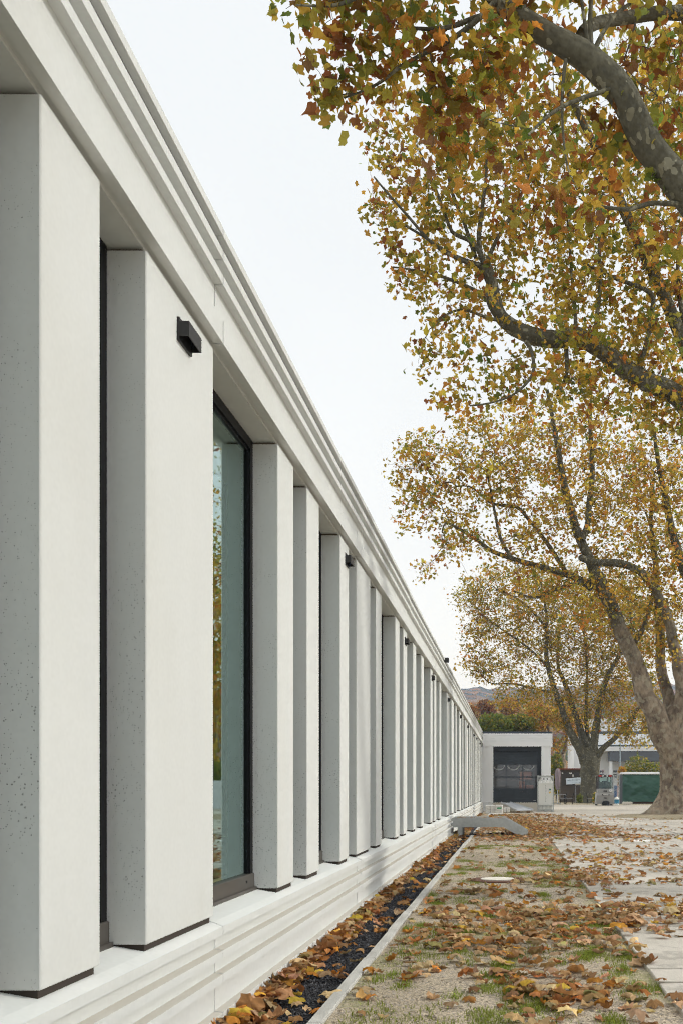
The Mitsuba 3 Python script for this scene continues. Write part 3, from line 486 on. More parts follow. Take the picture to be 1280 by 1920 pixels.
# far white building
yB = 130.0; wb = thing('office_building', 'modern white building with dark horizontal bands behind the trees', 'building')
BX = lambda p: far_x(p, yB); BZ = lambda p: far_z(p, yB)
add('wall', box(BX(1075), BX(1420), yB, yB+14, 0, BZ(1348)), 'far_white', parent=wb)
add('parapet', box(BX(1075)-.1, BX(1420), yB-.25, yB-.002, BZ(1354), BZ(1347)), 'far_white', parent=wb)
add('window_band', box(BX(1096), BX(1420), yB-.05, yB, BZ(1400.5), BZ(1396.5)), 'dark_window', parent=wb)
add('window_band', box(BX(1096), BX(1420), yB-.05, yB, BZ(1376), BZ(1371)), 'dark_window', parent=wb)
add('canopy', box(BX(1139), BX(1420), yB-3, yB-.06, BZ(1428), BZ(1410)), 'band_grey', parent=wb)
add('ledge', box(BX(1110), BX(1420), yB-3.1, yB-.07, BZ(1409.8), BZ(1401.5)), 'far_white', parent=wb)
for p in (1141, 1172, 1205, 1240): add('column', cyl([BX(p), yB-2.6, 0], [BX(p), yB-2.6, BZ(1428)], .22, 12), 'far_white', parent=wb)
for a, b in ((1112, 1120), (1124, 1131), (1149, 1156), (1162, 1167), (1185, 1196)):
    add('window', box(BX(a), BX(b), yB-.06, yB-.001, BZ(1458), BZ(1444.5)), 'dark_window', parent=wb); add('window_bar', box(BX(a), BX(b), yB-.1, yB-.061, BZ(1451), BZ(1448.4)), 'far_white', parent=wb)

# ------------------------------------------------------------------ leaf shapes and trees
LOBES = [(0, .98), (12, .84), (27, .70), (50, .93), (64, .80), (81, .66), (106, .76), (140, .56), (180, .16)]
def flat_leaf(fold=.25, droop=.3, k=7, seed=0, lobes=LOBES):
    g = np.random.default_rng(seed); a = [x for x, _ in lobes]+[-x for x, _ in lobes[-2:0:-1]]; r = [y for _, y in lobes]+[y for _, y in lobes[-2:0:-1]]
    a, r = np.radians(a), np.array(r)*g.uniform(.86, 1.1, len(r)); x, y = r*np.cos(a), r*np.sin(a)
    z = fold*np.abs(y)-droop*np.maximum(x, 0)**2+g.normal(0, .06, len(a)); v = np.vstack([[0, 0, 0], np.stack([x, y, z], 1)]); n = len(a)
    f = np.array([[0, i+1, (i+1) % n+1] for i in range(n)]); v[:, 0] += .1; return v, f
LEAF_NEAR = [flat_leaf(f, d, seed=i) for i, (f, d) in enumerate([(.35, .4), (.7, .7), (-.35, .8), (.15, .3), (1.0, .9), (.5, -.35)])]
L5 = [(0, 1.0), (28, .68), (54, .92), (84, .64), (114, .72), (180, .2)]
LEAF_FAR = [flat_leaf(f, d, seed=20+i, lobes=L5) for i, (f, d) in enumerate([(.3, .3), (.6, .5), (-.3, .4), (.1, .2)])]
PAL = {'olive': (.36, .315, .06), 'green': (.19, .235, .055), 'ochre': (.61, .41, .075), 'yellow': (.72, .53, .095), 'orange': (.60, .28, .06), 'rust': (.35, .15, .05), 'tan': (.50, .36, .18), 'brown': (.25, .13, .06)}
def palette(names, w, n, g, vary=.18):
    c = np.array([PAL[k] for k in names]); i = g.choice(len(names), n, p=np.array(w)/sum(w)); return np.clip(c[i]*g.lognormal(0, vary, (n, 1))*g.lognormal(0, .07, (n, 3)), .004, .85)
def in_view(p):
    px, py = CX+F*p[:, 0]/np.maximum(p[:, 1], .1), CY-F*(p[:, 2]-EYE)/np.maximum(p[:, 1], .1); return (p[:, 1] > .5) & (px > -5) & (px < 1285) & (py > -5) & (py < 1925)
def limb_mesh(p, r, sides, seed, bump=.08):
    n = max(6, int(len(p)*4)); t = np.linspace(0, len(p)-1, n); i = np.arange(len(p))
    from scipy.interpolate import PchipInterpolator as PI
    P = np.stack([PI(i, p[:, k])(t) for k in range(3)], 1); Rr = PI(i, r)(t)
    P += (meshkit.noise(P*1.7, seed)-.5)[:, None]*np.stack([Rr*.5]*3, 1)*np.array([1, -1, .4])
    v, f = tube_vf(P, Rr, sides, True)
    c = np.vstack([np.repeat(P, sides, 0), P[:1], P[-1:]]); rr = np.concatenate([np.repeat(Rr, sides), Rr[:1]*0, Rr[-1:]*0])
    d = (v-c); v = v+d*((meshkit.fbm(v/np.maximum(rr, .05)[:, None].clip(.05, .6)*.55, 3, seed)-.5)*2*bump*2.2)[:, None]
    return trimesh.Trimesh(v, f, process=False), P, Rr
def grow(struct_p, struct_r, tips, g, step, bend):
    """Side branches from the limbs out to the tips; each starts at the nearest wood, so that they fork from one another."""
    pos = [np.asarray(struct_p)]; N = len(struct_p); par = [np.full(N, -1)]; kind = N
    d0 = cKDTree(struct_p).query(tips)[0]; order = np.argsort(d0); paths = []
    allp = np.asarray(struct_p); parent = np.full(N, -1); at = 0
    while at < len(order):
        batch = order[at:at+max(6, at//6)]; at += len(batch); tree = cKDTree(allp)
        newp, newpar = [], []
        for i in batch:
            tip = tips[i]; dd, qq = tree.query(tip, k=min(6, len(allp))); qi = qq[g.integers(0, min(3, len(qq)))]; q = allp[qi]; L = np.linalg.norm(tip-q)
            if L < .08: continue
            k = max(2, int(L/step)); mid = (q+tip)/2+g.normal(0, bend, 3)*L+np.array([0, 0, .10*L]); t = np.linspace(0, 1, k+1)[1:, None]
            pts = (1-t)**2*q+2*t*(1-t)*mid+t*t*tip+g.normal(0, .025, (k, 3))*min(1, L); base = len(allp)+len(newp)
            newp += list(pts); newpar += [qi]+list(range(base, base+k-1)); paths.append([qi]+list(range(base, base+k)))
        if newp: allp = np.vstack([allp, newp]); parent = np.concatenate([parent, newpar])
    return allp, parent, paths
def make_tree(label, trunk, limbs, blobs, ntips, per_tip, size, pal, seed, step=.4, near=False, sep=0, twig_r=.0045, trunk_mesh=None, group=None, sides=12, spread=.22):
    g = np.random.default_rng(seed); t = thing('plane_tree', label, 'tree', group); SP, SR = [], []
    dark = group == 'dark'; group = None; labels[t].pop('group', None)
    if trunk_mesh is not None: add('trunk', trunk_mesh, 'plane_bark' if dark else 'trunk_bark', True, parent=t)
    if trunk is not None:
        m, P, R = limb_mesh(np.array(trunk[0], float), np.array(trunk[1], float), 28, seed); add('trunk', m, 'trunk_bark', True, parent=t)
    for j, (pts, w) in enumerate(limbs):
        m, P, R = limb_mesh(np.array(pts, float), np.array(w, float), sides if max(w) > .05 else 7, seed+j, .05); add('limb', m, 'trunk_bark' if pts[0][1] > 40 and not dark else 'plane_bark', True, parent=t); k = len(P)//3; SP.append(P[k:]); SR.append(R[k:])
    SP, SR = np.vstack(SP), np.concatenate(SR)
    # tips spread through the crown's clumps
    cs, rs = np.array([b[0] for b in blobs]), np.array([b[1] for b in blobs]); wt = np.array([np.prod(b[1])**(2/3)*(b[2] if len(b) > 2 else 1) for b in blobs]); bi = g.choice(len(blobs), ntips, p=wt/wt.sum())
    u = g.normal(0, 1, (ntips, 3)); u /= np.linalg.norm(u, axis=1, keepdims=True); u *= (g.random(ntips)**(1/2.4))[:, None]; tips = cs[bi]+u*rs[bi]
    allp, parent, paths = grow(SP, SR, tips, g, step, .09)
    load = np.zeros(len(allp)); child = np.zeros(len(allp), bool); N = len(SP); child[parent[parent >= 0]] = True; load[(~child) & (np.arange(len(allp)) >= N)] = 1
    for i in range(len(allp)-1, N-1, -1): load[parent[i]] += load[i]
    rad = twig_r*np.maximum(load, 1)**.42; rad = np.minimum(rad, .05+0*rad); VV, FF, at = [], [], 0
    for path in paths:
        r = rad[path].copy(); r[0] = r[1]; v, f = tube_vf(allp[path], r, 4 if r.max() > .012 else 3); VV.append(v); FF.append(f+at); at += len(v)
    add('twigs', trimesh.Trimesh(np.vstack(VV), np.vstack(FF), process=False), 'twig_bark', True, parent=t, kind='stuff', label='fine grey twigs')
    # leaves along the outer part of every shoot
    LP, LC = [], []; names, w = pal
    ends = [allp[p[max(1, len(p)-4):]] for p in paths]; n = len(ends)
    pick = g.choice(n, n*per_tip); tt = g.random(n*per_tip)
    tw = np.array([palette(names, w, 1, g)[0] for _ in range(n)]); own = palette(names, w, n*per_tip, g)
    col = np.where((g.random(n*per_tip) < .45)[:, None], tw[pick]*g.lognormal(0, .12, (n*per_tip, 1)), own)
    pos = np.array([e[min(int(a*len(e)), len(e)-1)]*(1-fr)+e[min(int(a*len(e))+1, len(e)-1)]*fr for e, a, fr in ((ends[k], a, g.random()) for k, a in zip(pick, tt))])
    pos = pos+g.normal(0, spread, pos.shape)*np.array([1, 1, .8]); pos[:, 2] -= .06
    R = rotmats(len(pos), tilt=g.normal(.9, .55, len(pos)), g=g); s = size*np.exp(g.normal(0, .26, len(pos))); protos = LEAF_NEAR if near else LEAF_FAR
    if sep:
        vis = np.nonzero(in_view(pos))[0]; lead = vis[np.argsort(pos[vis, 1]/s[vis])[:sep]]
        for k, i in enumerate(lead):
            pv, pf = protos[i % len(protos)]; v = (pv*s[i]) @ R[i].T+pos[i]; add('leaf', trimesh.Trimesh(v, pf, process=False), 'leaf', parent=t, color=np.repeat(col[i:i+1], len(v), 0))
        keep = np.ones(len(pos), bool); keep[lead] = False; pos, R, s, col = pos[keep], R[keep], s[keep], col[keep]
    v, f, c = scatter(protos, pos, R, s, col); add('crown', trimesh.Trimesh(v, f, process=False), 'leaf', parent=t, color=c, kind='stuff', label='autumn foliage in olive, ochre and rust')
    return t
def L(pts, y0, y1):
    n = len(pts); ys_ = np.linspace(y0, y1, n); return [W(p[0], p[1], y) for p, y in zip(pts, ys_)], [p[2]/2*y/F for p, y in zip(pts, ys_)]
def B(px, py, r, y, dy=None, w=1.0): 
    k = y/F; return (W(px, py, y), np.array([r*k, (dy or r*k*1.15), r*k]), w)

# tree 1: nearest, only its boughs overhead are in view
tr = ([[7.2, 13, -.2], [7.2, 13, 1.5], [7.15, 13, 3.2], [7.1, 13, 4.6]], [1.0, .8, .72, .8])
l1 = ([[7.0, 13, 4.2], [5.6, 12.6, 5.6], [3.6, 11.8, 7.0]]+[W(*p) for p in ((1290, 366, 11), (1240, 305, 10.9), (1198, 244, 10.8), (1164, 183, 10.7), (1103, 107, 10.6), (1066, 82, 10.55), (1024, 60, 10.5), (966, 22, 10.4), (895, -25, 10.3), (790, -80, 10.1))], [.34, .26, .205, .178, .168, .160, .154, .146, .134, .122, .10, .074, .045])
l2 = ([[7.1, 13.3, 4.5], [5.6, 13.2, 8.0]]+[W(*p) for p in ((1400, 22, 12.5), (1280, 22, 12.0), (1190, 30, 11.6), (1120, 42, 11.2), (1090, 62, 10.8))], [.3, .22, .10, .08, .07, .062, .06])
l3 = ([[7.3, 13, 4.5], [8.5, 12, 8], [9, 11, 12], [8.6, 10, 15]], [.34, .25, .16, .07]); l4 = ([[7.2, 13.1, 4.5], [7.0, 13.6, 9], [6.2, 14, 13], [5.0, 14, 16]], [.34, .26, .16, .06])
sm = [L([(1150, 165, 9), (1085, 185, 8), (1040, 207, 7), (990, 252, 4)], 10.6, 10.2), L([(1300, 385, 11), (1230, 380, 9), (1170, 392, 8), (1120, 385, 5), (1085, 370, 3)], 11, 10.6), L([(985, 15, 12), (900, 30, 10), (830, 52, 8), (750, 48, 5)], 10.4, 10.6), L([(940, -10, 12), (850, 70, 9), (760, 118, 7), (700, 160, 5), (645, 182, 3)], 10.3, 10.8),
      L([(1108, 100, 16), (1106, 40, 9), (1108, -40, 8), (1100, -120, 5)], 10.7, 10.9), L([(1104, 98, 12), (1095, 40, 7), (1085, -40, 6)], 10.7, 10.5), L([(1112, 98, 10), (1150, 30, 7), (1200, -10, 6), (1240, -60, 4)], 10.8, 11.2), L([(1060, 110, 7), (1053, 200, 6), (1060, 290, 4), (1075, 340, 3)], 10.5, 10.4), L([(820, -75, 12), (720, -30, 9), (620, 10, 6), (555, 8, 3)], 10.1, 10.0)]
bl = [B(*a) for a in ((570, 2, 50, 10.3, None, 1.6), (640, 20, 60, 10.3, None, 1.4), (700, 8, 80, 10.4), (590, 150, 36, 10.8, None, 1.8), (650, 145, 55, 10.8, None, 1.4), (720, 120, 70, 10.7), (795, 190, 75, 10.7), (800, 50, 100, 10.5), (900, 110, 115, 10.6), (835, 295, 48, 10.8), (945, 270, 75, 10.6), (1020, 340, 70, 10.5), (1030, 220, 105, 11.2), (1160, 320, 105, 11.2), (1230, 70, 120, 11.9), (1270, 230, 100, 12.0), (985, -60, 110, 10.8), (1090, 400, 55, 10.6), (1275, 430, 70, 11.5), (900, -100, 150, 10.5), (1100, -150, 200, 11), (700, -110, 100, 10.2))]
bl += [((5.5, 12.5, 10), np.array([2.2, 2.5, 2.2]), .14), ((8.5, 11.5, 12.5), np.array([3.2, 3.5, 3]), .14), ((5.0, 14.0, 15.5), np.array([3, 3, 2.4]), .14), ((10, 14, 9), np.array([3, 3, 3]), .14)]
make_tree('nearest plane tree, its thick bough and rusty leaves overhead at top right', tr, [l1, l2, l3, l4]+sm, bl, 560, 9, .072, (['olive', 'green', 'ochre', 'rust', 'orange', 'brown'], [.38, .09, .18, .20, .09, .06]), 11, step=.28, near=True, sep=300, twig_r=.0032, spread=.13)
# tree 2
tr = ([[7.3, 27, -.2], [7.3, 27, 1.5], [7.25, 27, 3.4], [7.2, 27, 5.2]], [1.2, .9, .8, .85])
l1 = ([[7.1, 27, 4.6], [6.6, 26.8, 6.6], [5.6, 26.3, 8.9]]+[W(*p) for p in ((1330, 800, 26), (1280, 752, 25.7), (1240, 727, 25.5), (1190, 699, 25.3), (1150, 678, 25.2), (1110, 644, 25.1), (1075, 629, 25), (1040, 636, 24.9), (1000, 630, 24.8), (962, 614, 24.7), (938, 592, 24.6), (929, 560, 24.5), (922, 530, 24.4), (908, 494, 24.3))], [.42, .36, .31, .28, .26, .25, .24, .23, .225, .222, .22, .21, .19, .17, .15, .145, .17])
st = L([(950, 607, 22), (932, 585, 22), (922, 566, 21), (917, 550, 20)], 24.6, 24.2)
up = ([[7.2, 27, 4.8], [6.9, 27.5, 10], [5.8, 28, 15], [4.5, 27.5, 19], [3.5, 27, 22]], [.42, .33, .24, .14, .06]); up2 = ([[7.4, 27, 4.8], [9, 26, 10], [9.5, 25, 15], [9, 24.5, 19]], [.4, .3, .2, .06]); up3 = ([[6.9, 27.2, 8], [4.6, 26, 13], [2.6, 25.5, 17], [1.0, 25, 20]], [.25, .18, .12, .05])
sm = [L(a, 24.4, b) for a, b in (([(908, 492, 11), (882, 452, 8), (850, 437, 7), (815, 350, 5), (780, 270, 3)], 23.8), ([(905, 490, 11), (897, 440, 9), (905, 380, 7), (912, 300, 5), (905, 220, 3)], 24.6), ([(912, 490, 9), (935, 440, 7), (962, 395, 6), (990, 330, 4)], 24.9), ([(900, 495, 8), (855, 480, 7), (790, 440, 5), (715, 398, 3)], 24), ([(905, 500, 8), (830, 470, 6), (760, 400, 5), (700, 330, 3)], 23.4), ([(918, 560, 8), (860, 530, 6), (800, 510, 5), (735, 500, 3)], 24.2), ([(940, 600, 9), (915, 596, 6), (870, 580, 5), (820, 600, 3)], 23.8), ([(985, 640, 8), (1000, 690, 6), (960, 740, 4), (880, 760, 3)], 23.6), ([(890, 480, 8), (870, 420, 7), (840, 330, 6), (835, 240, 4)], 25))]
sm += [L([(1115, 640, 9), (1118, 590, 8), (1124, 520, 7), (1123, 400, 5), (1130, 300, 3)], 25.1, 25.5), L([(1080, 622, 8), (1076, 570, 7), (1068, 470, 5), (1060, 380, 3)], 25, 25.2), L([(1060, 650, 9), (1062, 690, 7), (1045, 740, 5)], 25, 24.4), L([(1300, 770, 14), (1290, 660, 11), (1270, 520, 8), (1280, 420, 5)], 25.8, 26.5), L([(1190, 700, 10), (1225, 560, 9), (1150, 520, 7), (1090, 490, 5)], 25.3, 25)]
bl = [B(*a) for a in ((715, 265, 50, 24.5), (700, 400, 36, 24.2), (760, 340, 85, 24.4), (740, 480, 36, 24.3), (790, 520, 60, 24.2), (790, 670, 34, 24), (835, 640, 55, 24), (845, 740, 45, 23.8), (850, 250, 90, 24.6), (820, 440, 100, 24.3), (930, 350, 120, 24.8), (900, 560, 95, 24.4), (920, 720, 65, 24), (1000, 480, 120, 25), (1040, 350, 110, 25.3), (1040, 660, 100, 24.8), (1120, 560, 130, 25.3), (1150, 420, 120, 25.5), (1200, 700, 110, 25.4), (1250, 560, 130, 26), (1270, 420, 120, 26), (1100, 730, 65, 24.5), (1010, 740, 50, 24.2), (1270, 760, 80, 25.6), (760, 215, 60, 24.8), (960, 180, 130, 25.5), (1180, 220, 150, 26))]
bl += [((5.5, 27, 20), np.array([3, 3.5, 3]), .14), ((8, 26, 17), np.array([4, 4, 4]), .14), ((3.0, 25.5, 20), np.array([3, 3, 2.5]), .14), ((9, 26, 11), np.array([3, 4, 3]), .14)]
make_tree('second plane tree, its pollarded limb bending level across the upper right', tr, [l1, st, up, up2, up3]+sm, bl, 1800, 8, .085, (['olive', 'green', 'ochre', 'yellow', 'rust', 'orange', 'brown'], [.32, .07, .30, .14, .06, .10, .01]), 12, step=.4, near=True, sep=300, twig_r=.0042, spread=.17)
# tree 3: the big trunk at the right edge
y = 43.5
def big_trunk(cx, cy, zs, rs_, flare, seed, n=72):
    an = np.linspace(0, 2*np.pi, n, endpoint=False); V = []; zz = np.linspace(0, len(zs)-1, 60); z_ = np.interp(zz, range(len(zs)), zs); r_ = np.interp(zz, range(len(zs)), rs_)
    lob = 0.55+.45*np.cos(an*5+1.1)+.3*np.cos(an*3+.4)+.45*np.maximum(0, np.cos(an-math.pi*.98))**6*2
    for z, r in zip(z_, r_):
        fl = flare*np.exp(-max(z, 0)/.42); x, yq = np.cos(an)*(r+fl*np.maximum(lob, .1)), np.sin(an)*(r+fl*np.maximum(lob, .1)); V.append(np.stack([cx+x, cy+yq, np.full(n, z)], 1))
    V = np.array(V); c = np.array([cx, cy, 0]); d = (V-c)*[1, 1, 0]; k = (meshkit.fbm(V*[1.4, 1.4, .9], 4, seed)-.5)*.34+(meshkit.fbm(V*[6, 6, 3.5], 3, seed)-.5)*.08; V = V+d*k[..., None]
    i, j = np.meshgrid(np.arange(59), np.arange(n), indexing='ij'); q = np.stack([i*n+j, i*n+(j+1) % n, (i+1)*n+(j+1) % n, (i+1)*n+j], -1).reshape(-1, 4); return trimesh.Trimesh(V.reshape(-1, 3), np.vstack([q[:, [0, 1, 2]], q[:, [0, 2, 3]]]), process=False)
tm3 = big_trunk(W(1270, 1400, y)[0], y, [-.15, .2, .6, 1.2, 2.2, 3.0, 3.8, 4.5, 4.95, 5.0], [1.02, .95, .86, .78, .76, .80, .86, .74, .40, .02], .80, 3)
lim = [L([(1266, 1450, 40), (1250, 1395, 46), (1231, 1350, 43), (1210, 1300, 37), (1192, 1245, 32), (1165, 1187, 29), (1143, 1132, 26), (1122, 1088, 23), (1100, 1040, 19), (1078, 985, 16), (1062, 930, 15), (1050, 870, 12), (1038, 800, 9), (1025, 730, 6)], 43.4, 40.5),
       L([(1266, 1440, 22), (1263, 1385, 30), (1255, 1325, 26), (1244, 1277, 21), (1238, 1226, 19), (1236, 1180, 17), (1232, 1130, 14), (1228, 1060, 11), (1220, 980, 8), (1225, 900, 6)], 43.6, 45),
       L([(1273, 1450, 30), (1277, 1385, 36), (1279, 1310, 30), (1272, 1250, 23), (1259, 1189, 20), (1240, 1128, 18), (1219, 1094, 16), (1195, 1068, 14), (1158, 1056, 14), (1122, 1055, 14), (1098, 1050, 13), (1086, 1045, 11)], 43.3, 41.2),
       L([(1108, 1102, 17), (1073, 1080, 13), (1027, 1067, 11), (966, 1049, 9.5), (920, 1031, 8), (890, 1009, 7), (862, 992, 6), (838, 980, 4), (828, 998, 2.5)], 42.3, 39),
       L([(1090, 1012, 13), (1102, 975, 11), (1104, 945, 11), (1109, 900, 10), (1109, 858, 10), (1106, 800, 8), (1108, 739, 5)], 41.3, 42), L([(1275, 1450, 40), (1290, 1375, 44), (1306, 1250, 34), (1296, 1120, 24), (1272, 1040, 17), (1250, 950, 13), (1236, 880, 9), (1225, 800, 6)], 43.8, 43),
       L([(1118, 1085, 9), (1073, 1095, 8), (1036, 1107, 7), (1012, 1119, 6), (994, 1119, 5), (962, 1108, 3)], 42, 41), L([(1060, 1072, 9), (1000, 985, 7), (965, 950, 6), (925, 945, 5), (880, 912, 3), (850, 915, 2)], 42, 40), L([(960, 1048, 7), (935, 1000, 6), (925, 950, 5), (912, 880, 4)], 40.5, 40.5), L([(1180, 1215, 12), (1215, 1150, 8), (1230, 1050, 6), (1210, 960, 4)], 43, 46)]
bl = [B(*a) for a in ((770, 835, 40, 39.8), (745, 890, 30, 39.6), (790, 920, 60, 39.8), (765, 975, 32, 39.6), (830, 850, 60, 40), (850, 990, 58, 39.8), (905, 900, 80, 40.3), (910, 1035, 55, 40), (960, 830, 75, 41), (1000, 940, 95, 41), (1000, 1060, 75, 41), (1060, 830, 100, 42), (1100, 960, 105, 42), (1090, 1120, 75, 42), (1180, 860, 110, 43), (1200, 1000, 110, 43), (1190, 1130, 90, 43), (1260, 920, 110, 44), (1265, 1080, 95, 44), (1240, 1210, 70, 43.5), (820, 1030, 30, 39.3), (880, 800, 45, 40.5), (795, 1065, 15, 39.3))]
bl += [((9.5, 44, 14), np.array([4, 4, 4]), .14), ((11, 43, 10), np.array([3.5, 4, 3]), .14), ((7.5, 44, 20), np.array([4, 4, 3]), .14)]
make_tree('massive old plane tree with flared trunk at the right edge', None, lim, bl, 2500, 9, .088, (['ochre', 'olive', 'yellow', 'orange', 'rust', 'tan', 'green'], [.32, .25, .20, .13, .03, .04, .03]), 13, step=.5, twig_r=.0062, trunk_mesh=tm3, spread=.20)
# tree 4
y = 85.0
tm4 = big_trunk(W(1105, 1440, y)[0], y, [-.15, .2, .6, 1.2, 2.2, 3.2, 3.9, 4.5, 4.8, 4.85], [.95, .9, .84, .80, .78, .86, .92, .7, .4, .02], .35, 5)
lim = [L([(1102, 1445, 20), (1094, 1418, 20), (1080, 1393, 17), (1064, 1366, 14), (1052, 1326, 12), (1036, 1284, 10), (1024, 1226, 8.5), (1024, 1165, 7), (1021, 1128, 5), (1010, 1080, 3.5)], 85, 82), L([(1102, 1415, 19), (1079, 1342, 12), (1061, 1287, 9), (1045, 1241, 6), (1050, 1170, 4)], 85.3, 87), L([(1106, 1440, 20), (1110, 1415, 19), (1117, 1360, 14), (1125, 1317, 11.5), (1134, 1281, 10), (1149, 1247, 8.5), (1164, 1223, 7.5), (1182, 1170, 5), (1172, 1110, 3)], 85, 83),
       L([(1107, 1445, 16), (1115, 1424, 15), (1132, 1402, 11), (1152, 1384, 9.5), (1176, 1357, 8.5), (1195, 1332, 7.5), (1222, 1280, 5)], 85, 83.5), L([(1044, 1300, 5), (1005, 1292, 4), (960, 1282, 3.5), (925, 1282, 2.5), (900, 1262, 2)], 84, 80), L([(1030, 1255, 5), (990, 1215, 4), (940, 1180, 3), (900, 1150, 2)], 83, 80), L([(1024, 1180, 5), (980, 1130, 4), (930, 1105, 3)], 82.5, 80), L([(1106, 1410, 10), (1098, 1340, 7), (1100, 1260, 5), (1090, 1160, 3)], 85.5, 86)]
bl = [B(*a) for a in ((878, 1118, 34, 80), (915, 1095, 40, 80.5), (895, 1185, 38, 80), (890, 1240, 32, 80), (940, 1150, 55, 81), (940, 1245, 50, 81), (1000, 1110, 65, 82), (1010, 1200, 65, 83), (1000, 1290, 42, 82), (1080, 1120, 70, 84), (1080, 1210, 75, 85), (1070, 1310, 55, 85), (1150, 1130, 75, 85), (1150, 1230, 70, 85), (1140, 1320, 60, 84), (1200, 1170, 60, 85), (1195, 1290, 52, 84), (950, 1310, 26, 81), (1205, 1365, 36, 82.5), (1235, 1345, 32, 82.5), (1165, 1372, 28, 83), (1045, 1355, 25, 84))]
make_tree('broad plane tree with forking trunk standing behind the terrace', None, lim, bl, 3200, 11, .112, (['ochre', 'olive', 'yellow', 'orange', 'tan', 'green', 'rust'], [.33, .28, .18, .07, .06, .06, .02]), 14, step=.8, twig_r=.010, trunk_mesh=tm4, spread=.32, group='dark')
# tree 5
y = 104.0
tr = ([W(1053, 1512, y), W(1053.5, 1470, y), W(1054, 1430, y), W(1052, 1412, y)], [.40, .36, .35, .33])
lim = [L([(1052, 1420, 9), (1042, 1402, 7), (1030, 1375, 5), (1018, 1340, 3)], y, y-1), L([(1055, 1418, 9), (1062, 1380, 6), (1066, 1335, 4)], y, y+1)]
bl = [B(*a) for a in ((1042, 1395, 16, y-1), (1060, 1392, 16, y), (1020, 1345, 26, y-1), (1055, 1340, 30, y), (1085, 1360, 22, y), (1000, 1325, 20, y-1))]
make_tree('slim brown tree behind the corner of the garage wing', tr, lim, bl, 260, 9, .16, (['ochre', 'orange', 'olive', 'rust'], [.4, .3, .2, .1]), 15, step=.9, twig_r=.012, spread=.35)

# shrubs and far trees: many small leaf faces through the volume
def shrub(base, label, cat, blobs, n, size, pal, seed, stem=None, group=None):
    g = np.random.default_rng(seed); k = thing(base, label, cat, group); cs = np.array([b[0] for b in blobs]); rs = np.array([b[1] for b in blobs]); wt = np.prod(rs, 1)**(2/3); bi = g.choice(len(blobs), n, p=wt/wt.sum())
    u = g.normal(0, 1, (n, 3)); u /= np.linalg.norm(u, axis=1, keepdims=True); u *= (g.random(n)**(1/3.2))[:, None]; p = cs[bi]+u*rs[bi]; keep = meshkit.fbm(p/np.mean(rs)*2.2, 3, seed) > .40; p = p[keep]; p = p[p[:, 2] > .03]
    v, f, c = scatter(LEAF_FAR, p, rotmats(len(p), tilt=g.normal(.9, .6, len(p)), g=g), size*np.exp(g.normal(0, .25, len(p))), palette(*pal, len(p), g, .22)); add('crown', trimesh.Trimesh(v, f, process=False), 'leaf', parent=k, color=c, kind='stuff')
    for q, top, r in (stem or []):
        m, _, _ = limb_mesh(np.array([q, (np.array(q)+top)/2+[.05, 0, 0], top], float), np.array([r, r*.8, r*.4]), 7, seed); add('trunk', m, 'twig_bark', True, parent=k)
GR = (['green', 'olive'], [.8, .2])
def ground_at(px, y): return np.array([far_x(px, y), y, 0.0])
for (px, py, rr, y, lab, pal, sd) in ((925, 1362, 34, 100, 'green bushy tree directly behind the garage roof, left one', GR, 31), (972, 1360, 30, 102, 'green bushy tree directly behind the garage roof, right one', (['green', 'olive', 'ochre'], [.6, .3, .1]), 32)):
    c = W(px, py, y); r = rr*y/F; shrub('bushy_tree', lab, 'tree', [(c, np.array([r*1.1, r, r*.75])), (c-[0, 0, r], np.array([r, r, r]))], 5200, .15, pal, sd, [(ground_at(px, y), c, .16)])
for (px, py, rr, y, lab, pal, sd) in ((878, 1338, 20, 150, 'rust coloured tree on the slope nearest the roof line', (['rust', 'tan', 'brown'], [.3, .4, .3]), 33), (910, 1330, 19, 165, 'reddish brown tree beyond the green bushes', (['rust', 'brown', 'tan'], [.5, .2, .3]), 34), (955, 1328, 22, 160, 'orange autumn tree beyond the green bushes', (['orange', 'ochre', 'tan', 'brown'], [.25, .2, .35, .2]), 35), (1005, 1345, 30, 140, 'orange brown tree behind the right end of the garage roof', (['orange', 'tan', 'olive'], [.2, .5, .3]), 36)):
    c = W(px, py, y); r = rr*y/F; shrub('autumn_tree', lab, 'tree', [(c, np.array([r, r, r*1.0])), (c-[r*.2, 0, r*1.1], np.array([r*.9, r, r]))], 3600, .22, pal, sd, [(ground_at(px, y), c, .22)], None)
shrub('bushy_tree', 'bright green shrub between the garage wing and the slim tree', 'shrub', [(W(1042, 1440, 97), np.array([.75, .7, 1.5])), (W(1041, 1470, 97), np.array([.8, .7, 1.2]))], 2600, .12, (['green', 'olive', 'yellow'], [.6, .25, .15]), 37, [(ground_at(1042, 97), W(1042, 1445, 97), .06)])
shrub('bushy_tree', 'light green shrub rising behind the green tarpaulin', 'shrub', [(W(1195, 1440, 92), np.array([1.3, 1.0, 1.2])), (W(1225, 1445, 92), np.array([1.4, 1.0, .9])), (W(1190, 1462, 92), np.array([1.5, 1, 1.2])), (W(1232, 1465, 92), np.array([1.5, 1, 1.2]))], 3800, .11, (['green', 'olive', 'yellow'], [.55, .3, .15]), 38, [(ground_at(1200, 92), W(1198, 1445, 92), .07)])
shrub('bushy_tree', 'small orange bush left of the tarpaulin top', 'shrub', [(W(1166, 1446, 90), np.array([.4, .4, .5])), (W(1165, 1466, 90), np.array([.4, .4, .8]))], 700, .10, (['yellow', 'orange', 'ochre'], [.4, .3, .3]), 39, [(ground_at(1166, 90), W(1166, 1450, 90), .04)])
shrub('low_plant', 'low green plant at the foot of the shed', 'plant', [(W(1086, 1497, 83), np.array([.28, .25, .38]))], 300, .07, GR, 40, [(ground_at(1086, 83), W(1086, 1497, 83), .015)])
